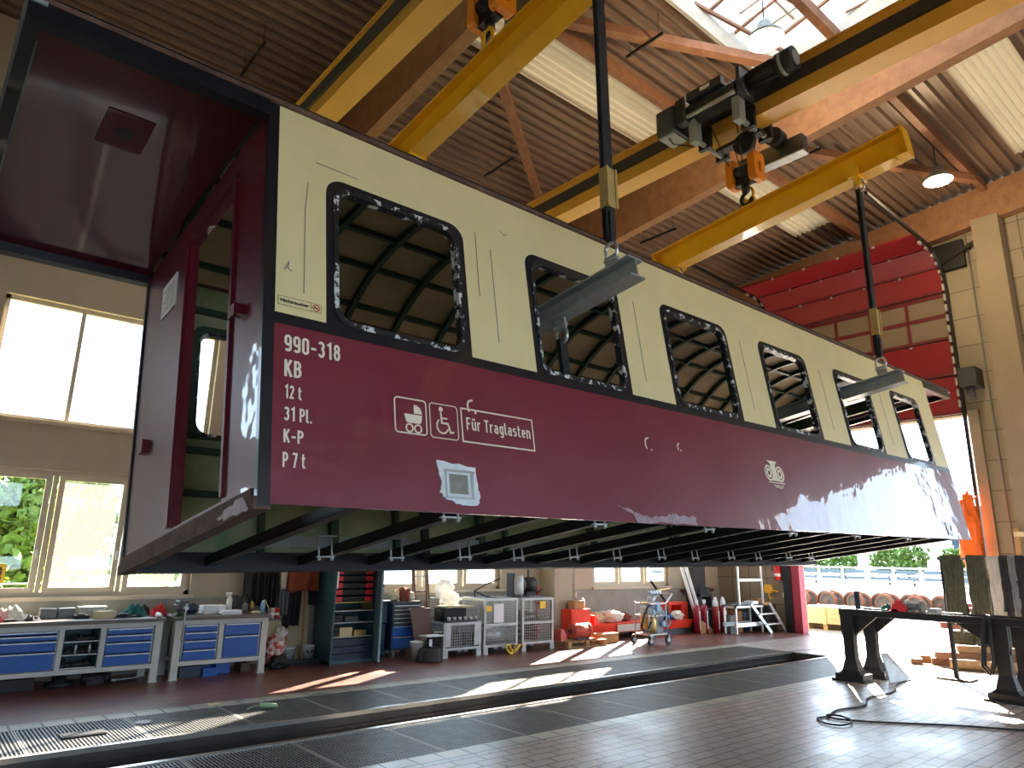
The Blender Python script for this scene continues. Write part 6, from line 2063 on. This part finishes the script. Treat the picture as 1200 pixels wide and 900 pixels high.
# ------------------------------------------------------------------ steel stand at the right with its load
t = thing('steel_trestle', 'heavy black steel trestle table with flared legs in the doorway light', 'trestle', (12.4, 4.5, 0))
m = MB()
for x in (12.05, 12.72):
    m.box(x - .07, 2.75, 1.00, x + .07, 5.72, 1.10)
for y in (5.64, 4.5, 3.45, 2.85):
    m.box(12.05, y - .06, 1.0, 12.72, y + .06, 1.08)
m.build('top_frame', M_BLACKST, parent=t, bevel=.006)
for x, y in ((12.05, 5.60), (12.72, 5.55), (12.05, 3.46), (12.72, 3.40)):
    m = MB()
    pr = [(.20, 0.03), (.20, .08), (.13, .16), (.085, .34), (.085, .62), (.10, .80), (.10, 1.0)]
    for i in range(len(pr) - 1):
        a, z0 = pr[i]
        b, z1 = pr[i + 1]
        m.hexa([(x - a * .8, y - a, z0), (x + a * .8, y - a, z0), (x + a * .8, y + a, z0), (x - a * .8, y + a, z0)], [(x - b * .8, y - b, z1), (x + b * .8, y - b, z1), (x + b * .8, y + b, z1), (x - b * .8, y + b, z1)])
    m.build('leg', M_BLACKST, parent=t)
    MB().box(x - .22, y - .26, 0, x + .22, y + .26, .03).box(x - .17, y - .22, .03, x + .17, y + .22, .11).build('foot', M_BLACKST, parent=t)
    s = 1 if y > 4.5 else -1
    g = MB()
    if s > 0:
        g.plate([(y - .08, .62), (y - .10, .70), (y - .46, 1.0), (y + .1, 1.0), (y + .1, .62)], [], lambda u, v, w: (x - .02 + w, u, v), .04)
    else:
        g.plate([(y + .08, .62), (y + .10, .68), (y + .55, 1.0), (y - .1, 1.0), (y - .1, .62)], [], lambda u, v, w: (x - .02 + w, u, v), .04)
    g.build('gusset', M_BLACKST, parent=t)
MB().box(12.12, 5.44, 1.10, 12.18, 5.50, 1.38).build('upright_pin', M_TOOLBLUE, parent=t)
m = MB()
cloth(m, (12.3, 5.05, 1.11), .14, .12, .10, 31)
simple(m, 'teal_rag', M_TEALC, 'dark teal rag on the black trestle next to the upright pin', 'rag')
m = MB()
cloth(m, (12.22, 4.86, 1.105), .16, .13, .17, 33)
simple(m, 'red_rag', M_REDC, 'red rag heaped on the black trestle', 'rag')
t = thing('grey_casting', 'grey metal casting on the black trestle right of the red rag', 'casting', (12.3, 4.66, 1.10))
MB().cyl((12.28, 4.55, 1.17), (12.28, 4.78, 1.17), .065, n=16).cyl((12.28, 4.52, 1.17), (12.28, 4.56, 1.17), .10, n=16).box(12.2, 4.62, 1.10, 12.4, 4.72, 1.14).build('body', M_GREY, parent=t)
MB().cyl((12.34, 4.73, 1.18), (12.4, 4.80, 1.26), .03, n=10).build('spout', M_GREY, parent=t)
simple(MB().box(12.12, 4.28, 1.10, 12.34, 4.42, 1.17).box(12.14, 4.30, 1.17, 12.32, 4.40, 1.175), 'grey_block', M_GALV, 'small grey block on the black trestle near the slings', 'block', bevel=.004)

# sling rack
t = thing('sling_rack', 'steel rack rail carrying the hanging round slings', 'rack', (13.6, 3.7, 0))
MB().cyl((13.5, 2.2, 1.93), (13.5, 4.66, 1.93), .022, n=12).build('rail', M_GALV, parent=t)
for y in (2.3, 4.62):
    MB().box(13.56, y - .03, 0, 13.62, y + .03, 1.96).box(13.48, y - .03, 1.90, 13.62, y + .03, 1.96).box(13.4, y - .25, 0, 13.78, y + .25, .03).build('post', M_BLACKST, parent=t)
for i, (y, ln, mt, lab, w) in enumerate(((4.51, 1.08, M_SAGE, 'olive green round sling hanging at the outer end of the rack', .12), (4.37, 1.22, M_SAGE, 'olive green round sling second from the outer end of the rack', .11),
                                        (4.15, 1.04, M_SAGE, 'long olive round sling third from the outer end of the rack', .12), (4.02, 1.02, M_SAGE, 'olive round sling just left of the white one', .11),
                                        (3.84, .98, M_LGREY, 'pale whitish flat sling in the middle of the rack', .15), (3.69, 1.06, M_DKC, 'dark round sling just right of the white one', .10),
                                        (3.58, 1.0, M_GREY, 'grey round sling between dark ones at the right of the rack', .09), (3.46, 1.08, M_DKC, 'dark round sling at the inner end of the rack', .15), (3.30, 1.04, M_SAGE, 'olive round sling beyond the dark ones on the rack', .15))):
    m = MB()
    for k in range(6):
        yy = y + (k - 2.5) * w / 5.5
        r = random.Random(i * 10 + k)
        l2 = ln * r.uniform(.74, 1.0) if mt is not M_LGREY else ln * .92
        pth = [(13.5 - .03 - .012 * (k % 3), yy + r.uniform(-.02, .02), 1.93 - l2)]
        for q in range(1, 8):
            pth.append((13.5 - .032 + r.uniform(-.012, .012), yy + r.uniform(-.012, .012), 1.93 - l2 + l2 * q / 8))
        pth += [(13.5 - .030, yy, 1.94), (13.5, yy, 1.972), (13.5 + .030, yy, 1.94)]
        for q in range(7, 0, -1):
            pth.append((13.5 + .034 + r.uniform(-.012, .012), yy + r.uniform(-.02, .02), 1.93 - l2 + l2 * q / 8))
        pth.append((13.5 + .03, yy + r.uniform(-.03, .03), 1.93 - l2))
        if mt is M_LGREY:
            for q in range(len(pth) - 1):
                m.bar(pth[q], pth[q + 1], .034, .012, up=(1, 0, .01))
        else:
            m.tube(pth, .022, 7)
    simple(m, 'round_sling', mt, lab, 'sling', group='round slings on the rack')
m = MB()
for x in (12.0, 12.12):
    m.tube([(x - .02, 3.60, 1.10), (x - .09, 3.62, 1.05), (x - .10, 3.66, .80), (x - .10, 3.70, .45), (x - .10, 3.62, .34), (x - .10, 3.56, .5), (x - .09, 3.55, .9), (x - .04, 3.55, 1.12)], .02, 7)
simple(m, 'chain_sling', M_BLACK, 'black sling looped over the right leg of the trestle', 'sling')

# sheet leaning on the trestle leg and cable on the floor
m = MB().hexa([(12.30, 5.16, 0), (13.0, 5.12, 0), (13.0, 5.10, 0), (12.30, 5.14, 0)], [(12.42, 5.30, .42), (12.62, 5.30, .42), (12.62, 5.28, .42), (12.42, 5.28, .42)])
simple(m, 'metal_sheet', M_SILVER, 'pale metal sheet leaning on the left leg of the trestle', 'sheet')
pth = [(12.9, 5.05, .012), (12.2, 5.0, .012), (11.4, 4.75, .012), (10.6, 4.75, .012), (10.0, 4.55, .012), (9.4, 4.62, .012), (8.95, 4.52, .012), (8.75, 4.55, .012), (8.62, 4.46, .014), (8.52, 4.32, .016), (8.56, 4.18, .018), (8.74, 4.15, .022), (8.92, 4.24, .026),
       (9.0, 4.40, .03), (8.93, 4.52, .028), (8.86, 4.42, .018), (8.98, 4.16, .014), (9.3, 3.80, .012), (9.7, 3.35, .012), (10.1, 2.75, .012), (10.6, 2.0, .012)]


def smooth_path(P, n=6):
    P = [Vector(p) for p in P]
    out = []
    for i in range(len(P) - 1):
        a, b, c, d = P[max(i - 1, 0)], P[i], P[i + 1], P[min(i + 2, len(P) - 1)]
        for k in range(n):
            s = k / n
            out.append(.5 * ((2 * b) + (-a + c) * s + (2 * a - 5 * b + 4 * c - d) * s * s + (-a + 3 * b - 3 * c + d) * s ** 3))
    out.append(P[-1])
    return out


simple(MB().tube(smooth_path(pth), .011, 7), 'power_cable', M_RUBBER, 'black cable snaking with a loop over the floor', 'cable')

# timber and junk behind the trestle
simple(MB().cyl((14.9, 5.15, .09), (15.25, 4.10, .09), .09, n=14), 'timber_log', M_WOOD, 'round timber log in front of the timber pile', 'timber')
for i, (a, b, w, h, lab) in enumerate((((15.3, 5.6, .06), (15.9, 4.2, .06), .16, .12, 'lowest squared beam of the timber pile'), ((15.5, 5.9, .06), (16.2, 4.4, .06), .14, .12, 'squared beam at the back of the timber pile'), ((15.25, 5.5, .18), (16.0, 4.3, .18), .14, .12, 'squared beam lying slanted on the timber pile'),
                                       ((15.5, 5.2, .30), (16.1, 4.2, .30), .13, .11, 'topmost squared beam of the timber pile'), ((15.0, 5.75, .05), (15.4, 5.95, .05), .2, .10, 'short beam end beside the timber pile'))):
    simple(MB().bar(a, b, w, h), 'timber_beam', M_WOOD if i % 2 else M_PURLIN, lab, 'timber', group='beams of the timber pile')
for i, (y, lab) in enumerate(((5.15, 'left grey crate on the timber pile'), (4.75, 'right grey crate on the timber pile'))):
    m = MB().plate(rect(15.72, y - .17, 16.08, y + .17), [rect(15.75, y - .14, 16.05, y + .14)], lambda u, v, w: (u, v, .36 + w), .24).box(15.74, y - .16, .36, 16.06, y + .16, .38).box(15.705, y - .1, .50, 15.72, y + .1, .54)
    simple(m, 'grey_crate', M_SAGE, lab, 'crate', group='grey crates on the timber pile')
t = thing('wooden_lattice', 'tall pale wooden lattice leaning on the end wall column', 'wooden lattice', (17.9, 4.4, 0))
for y in (4.05, 4.70):
    MB().bar((17.95, y, 0), (18.38, y, 2.62), .10, .06, up=(-1, 0, .2)).build('upright', M_CARD, parent=t)
for z in (.4, 1.2, 2.0, 2.5):
    MB().bar((17.92 + .43 * z / 2.62, 4.0, z), (17.92 + .43 * z / 2.62, 4.75, z), .06, .10).build('cross_board', M_CARDL, parent=t)
m = MB().ball((18.45, 5.62, 2.35), (.17, .22, .95), jitter=.35, seed=14, n=22, m=26)
m.cyl((18.5, 5.6, 3.2), (18.72, 5.45, 3.4), .02, n=8)
simple(m, 'orange_tarpaulin', M_TARP, 'orange tarpaulin bundle hanging at the door jamb', 'tarpaulin')

# bits on the floor
simple(MB().box(1.55, 8.62, .004, 1.95, 8.82, .018).box(1.57, 8.64, .018, 1.93, 8.80, .022), 'floor_plate', M_BLACK, 'dark flat plate lying on the grating at the left', 'plate')
simple(MB().lathe([(0, .002), (.07, .002), (.08, .012), (.075, .014), (.05, .006), (0, .006)], (2.36, 8.95, 0), 18), 'white_dish', M_PAPER, 'small white dish on the grating', 'dish')
m = MB().cyl((3.66, 8.95, .035), (3.82, 8.82, .04), .032, .022, n=14).tube([(3.66, 8.95, .04), (3.56, 8.98, .02), (3.50, 8.93, .012)], .008, 6)
simple(m, 'green_nozzle', mat('pale_green', (140, 176, 140), rough=.5), 'pale green nozzle lying on the grating', 'nozzle')
simple(MB().box(3.22, 9.45, 0.001, 3.36, 9.52, .012), 'paper_scrap', M_CARDL, 'yellowish paper scrap on the tile border', 'paper scrap')

# ------------------------------------------------------------------ the yard outside
yd = MB()
yd.box(X1, -60, -.25, 140, 80, -.005)
struct(yd.build('ground_yard', M_YARD, base=(0, 0, 0)))
struct(MB().box(-60, Y1 + .35, -.30, X1, 120, -.02).build('ground_garden', mat('lawn_green', (120, 138, 70), rough=.9, rgb2=(160, 160, 120), vscale=.6), base=(0, 0, 0)))
struct(MB().box(X0 - 60, -70, -.31, X1, Y0, -.02).build('ground_apron', M_YARD, base=(0, 0, 0)))
struct(MB().box(X0 - 60, Y0, -.31, X0, Y1, -.02).build('ground_side', M_YARD, base=(0, 0, 0)))
struct(MB().box(PX1, GY1 + .02, -.06, X1, GY1 + .08, .006).box(PX1, GY2 - .08, -.06, X1, GY2 - .02, .006).build('trim_8', M_RAIL, base=(0, 0, 0)))
t = thing('yellow_crate', 'yellow wooden crate on a pallet in the sun outside the door', 'crate', (21.1, 10.2, 0))
m = MB()
for (z0, z1) in ((.16, .30), (.305, .44), (.445, .62)):
    m.box(20.5, 9.55, z0, 21.7, 10.85, z1)
m.build('boards', M_CRATE, parent=t)
for y in (9.56, 10.2, 10.84):
    MB().box(20.47, y - .05, .14, 20.5, y + .05, .64).build('corner_batten', M_CRATE, parent=t)
for y in (9.65, 10.2, 10.75):
    MB().box(20.5, y - .06, 0, 21.7, y + .06, .14).build('pallet_runner', M_WOOD, parent=t)
# wheelsets standing in a row
ws0 = None
for i in range(14):
    y = 17.9 - i * .56
    lab = '%s rusty wheelset of the outdoor row, counted from the door post' % ORDN[i]
    if ws0 is None:
        ws0 = thing('railway_wheelset', lab, 'wheelset', (30, y, 0), group='rusty wheelsets in a row outside')
        MB().cyl((29.45, y, .36), (30.55, y, .36), .055, n=12).build('axle', M_WHEEL, parent=ws0)
        for x in (29.62, 30.38):
            s = -1 if x < 30 else 1
            wo = MB().lathe([(.27, -.055), (.325, -.055), (.33, .04), (.36, .05), (.36, .075), (.27, .08)], (x, y, .36), 28, (-s, 0, 0)).build('wheel', M_WHEEL, parent=ws0)
            MB().lathe([(.05, -.04), (.10, -.05), (.24, -.02), (.275, -.05), (.275, .075), (.24, .03), (.10, .06), (.05, .06)], (x, y, .36), 24, (-s, 0, 0)).build('wheel_disc', M_WHEELF, parent=wo)
    else:
        dup(ws0, (30 + .9 * (i % 2), y, 0), lab)
for i, (x, y0, y1, lab) in enumerate(((34, 6, 30, 'rusty rail lying just behind the row of wheelsets'), (38, 6, 34, 'rusty rail lying in the yard midway to the fence'), (27, 5.2, 9.6, 'short rusty rail on the ground before the slings'), (24.5, 4.6, 8.6, 'short rusty rail closest to the hall door'), (29, 5.0, 9.0, 'short rusty rail at the end of the wheelset row'))):
    m = MB()
    m.box(x - .035, y0, .12, x + .035, y1, .16).box(x - .01, y0, .03, x + .01, y1, .12).box(x - .07, y0, 0, x + .07, y1, .03)
    simple(m, 'stored_rail', M_RAILRUST, lab, 'rail', group='rusty rails stored in the yard')
m = MB().box(44, 4, 0, 46, 46, .55)
simple(m, 'loading_edge', mat('pale_edge', (222, 214, 206), rough=.8), 'pale low platform edge before the white fence', 'platform edge', kind='structure')
t = thing('white_fence', 'long white fence with pale blue boards across the yard', 'fence', (60, 28, 0))
for i in range(22):
    y = 6 + i * 2.0
    MB().box(59.9, y - .09, 0, 60.1, y + .09, 1.75).build('fence_post', M_FENCE, parent=t)
for z in (.55, 1.05, 1.6):
    MB().box(59.92, 5, z - .08, 60.06, 49, z + .08).build('fence_rail', M_FENCE, parent=t)
m = MB()
for i in range(21):
    y = 6 + i * 2.0
    m.box(59.98, y + .2, .68, 60.04, y + 1.8, .92).box(59.98, y + .2, 1.18, 60.04, y + 1.8, 1.44)
m.build('fence_boards', M_FENCEB, parent=t)
simple(MB().box(92, 12, 0, 100, 30, 8.5).box(91.9, 12, 2.2, 92, 30, 2.5).box(91.9, 12, 4.6, 92, 30, 4.9).box(91.8, 22, 0, 92, 22.4, 8.5).box(91.8, 16, 0, 92, 16.4, 8.5), 'blue_building', M_BLDG, 'blue clad building behind the trees beyond the fence', 'building')


def tree(x, y, h, w, seed, lab, name='leafy_tree', cat='tree', n=900, trunk=True, mt=None, z0=.3, group='trees beyond the yard fence', ls=1.):
    t = thing(name, lab, cat, (x, y, 0), group=group)
    r = random.Random(seed)
    m = MB()
    for k in range(n):
        while True:
            p = Vector((r.uniform(-1, 1), r.uniform(-1, 1), r.uniform(-1, 1)))
            if .35 < p.length < 1:
                break
        p *= .8 + .5 * mnoise.noise(p * 2 + Vector((seed, 0, 0)))
        c = Vector((x + p.x * w, y + p.y * w, z0 + (h - z0) * (.5 + .5 * p.z)))
        s = ls * w * r.uniform(.05, .10)
        a, b = Vector((r.gauss(0, 1), r.gauss(0, 1), r.gauss(0, 1))).normalized(), Vector((r.gauss(0, 1), r.gauss(0, 1), r.gauss(0, 1))).normalized()
        b = (b - a * a.dot(b)).normalized()
        m.add([c - a * s, c - b * s * .6, c + a * s, c + b * s * .6], [(0, 1, 2, 3)])
    m.build('foliage', mt or M_LEAF, parent=t)
    if trunk:
        MB().cyl((x, y, 0), (x, y, h * .6), w * .07, w * .03, n=8).cyl((x, y, h * .35), (x + w * .4, y + w * .2, h * .7), w * .03, w * .015, n=6).cyl((x, y, h * .4), (x - w * .3, y - w * .3, h * .75), w * .03, w * .015, n=6).build('trunk', M_BARK, parent=t)
    return t


for i, (x, y, h, w) in enumerate(((70, 40, 3.2, 1.8), (72, 36.4, 3.6, 1.8), (71, 33, 3.6, 1.8), (74, 30.0, 4.6, 1.9), (72, 27, 4.2, 1.8), (75, 24, 4.0, 1.8), (76, 20.5, 2.8, 1.3), (78, 17.6, 2.6, 1.2))):
    tree(x, y, h, w, 40 + i, '%s bushy tree behind the white fence, counted from the door post' % ORDN[i], ls=1.5)
# greenery seen through the left windows
for i, (x, y, h, w) in enumerate(((1.0, 30, 6.0, 2.0), (4.6, 33, 5.6, 2.2), (2.8, 28, 4.6, 1.6), (8.6, 32, 5.2, 2.0), (-2.8, 31, 5.6, 1.9))):
    tree(x, y, h, w, 60 + i, '%s garden tree seen through the left windows, counted from the pram sticker' % ORDN[i], group='trees outside the left windows', n=1800, ls=1.9)
for i, (x, y) in enumerate(((1.6, 23.5), (3.6, 23.6), (5.6, 23.8))):
    tree(x, y, 1.9, .9, 80 + i, '%s yellow green bush outside the window, counted from the pram sticker' % ORDN[i], 'garden_bush', 'bush', 220, False, mat('bush_yellow_green', (196, 206, 70), rough=.7, rgb2=(150, 172, 60)), -.1, 'bushes outside the left windows')
t = thing('garden_railing', 'thin grey railing outside behind the left windows', 'railing', (4, 20, 0))
for i in range(14):
    MB().cyl((-3 + i * 1.1, 20, 0), (-3 + i * 1.1, 20, 1.1), .025, n=8).build('railing_post', M_GALV, parent=t)
for z in (.35, .7, 1.08):
    MB().cyl((-3.2, 20, z), (11.6, 20, z), .02, n=8).build('railing_bar', M_GALV, parent=t)
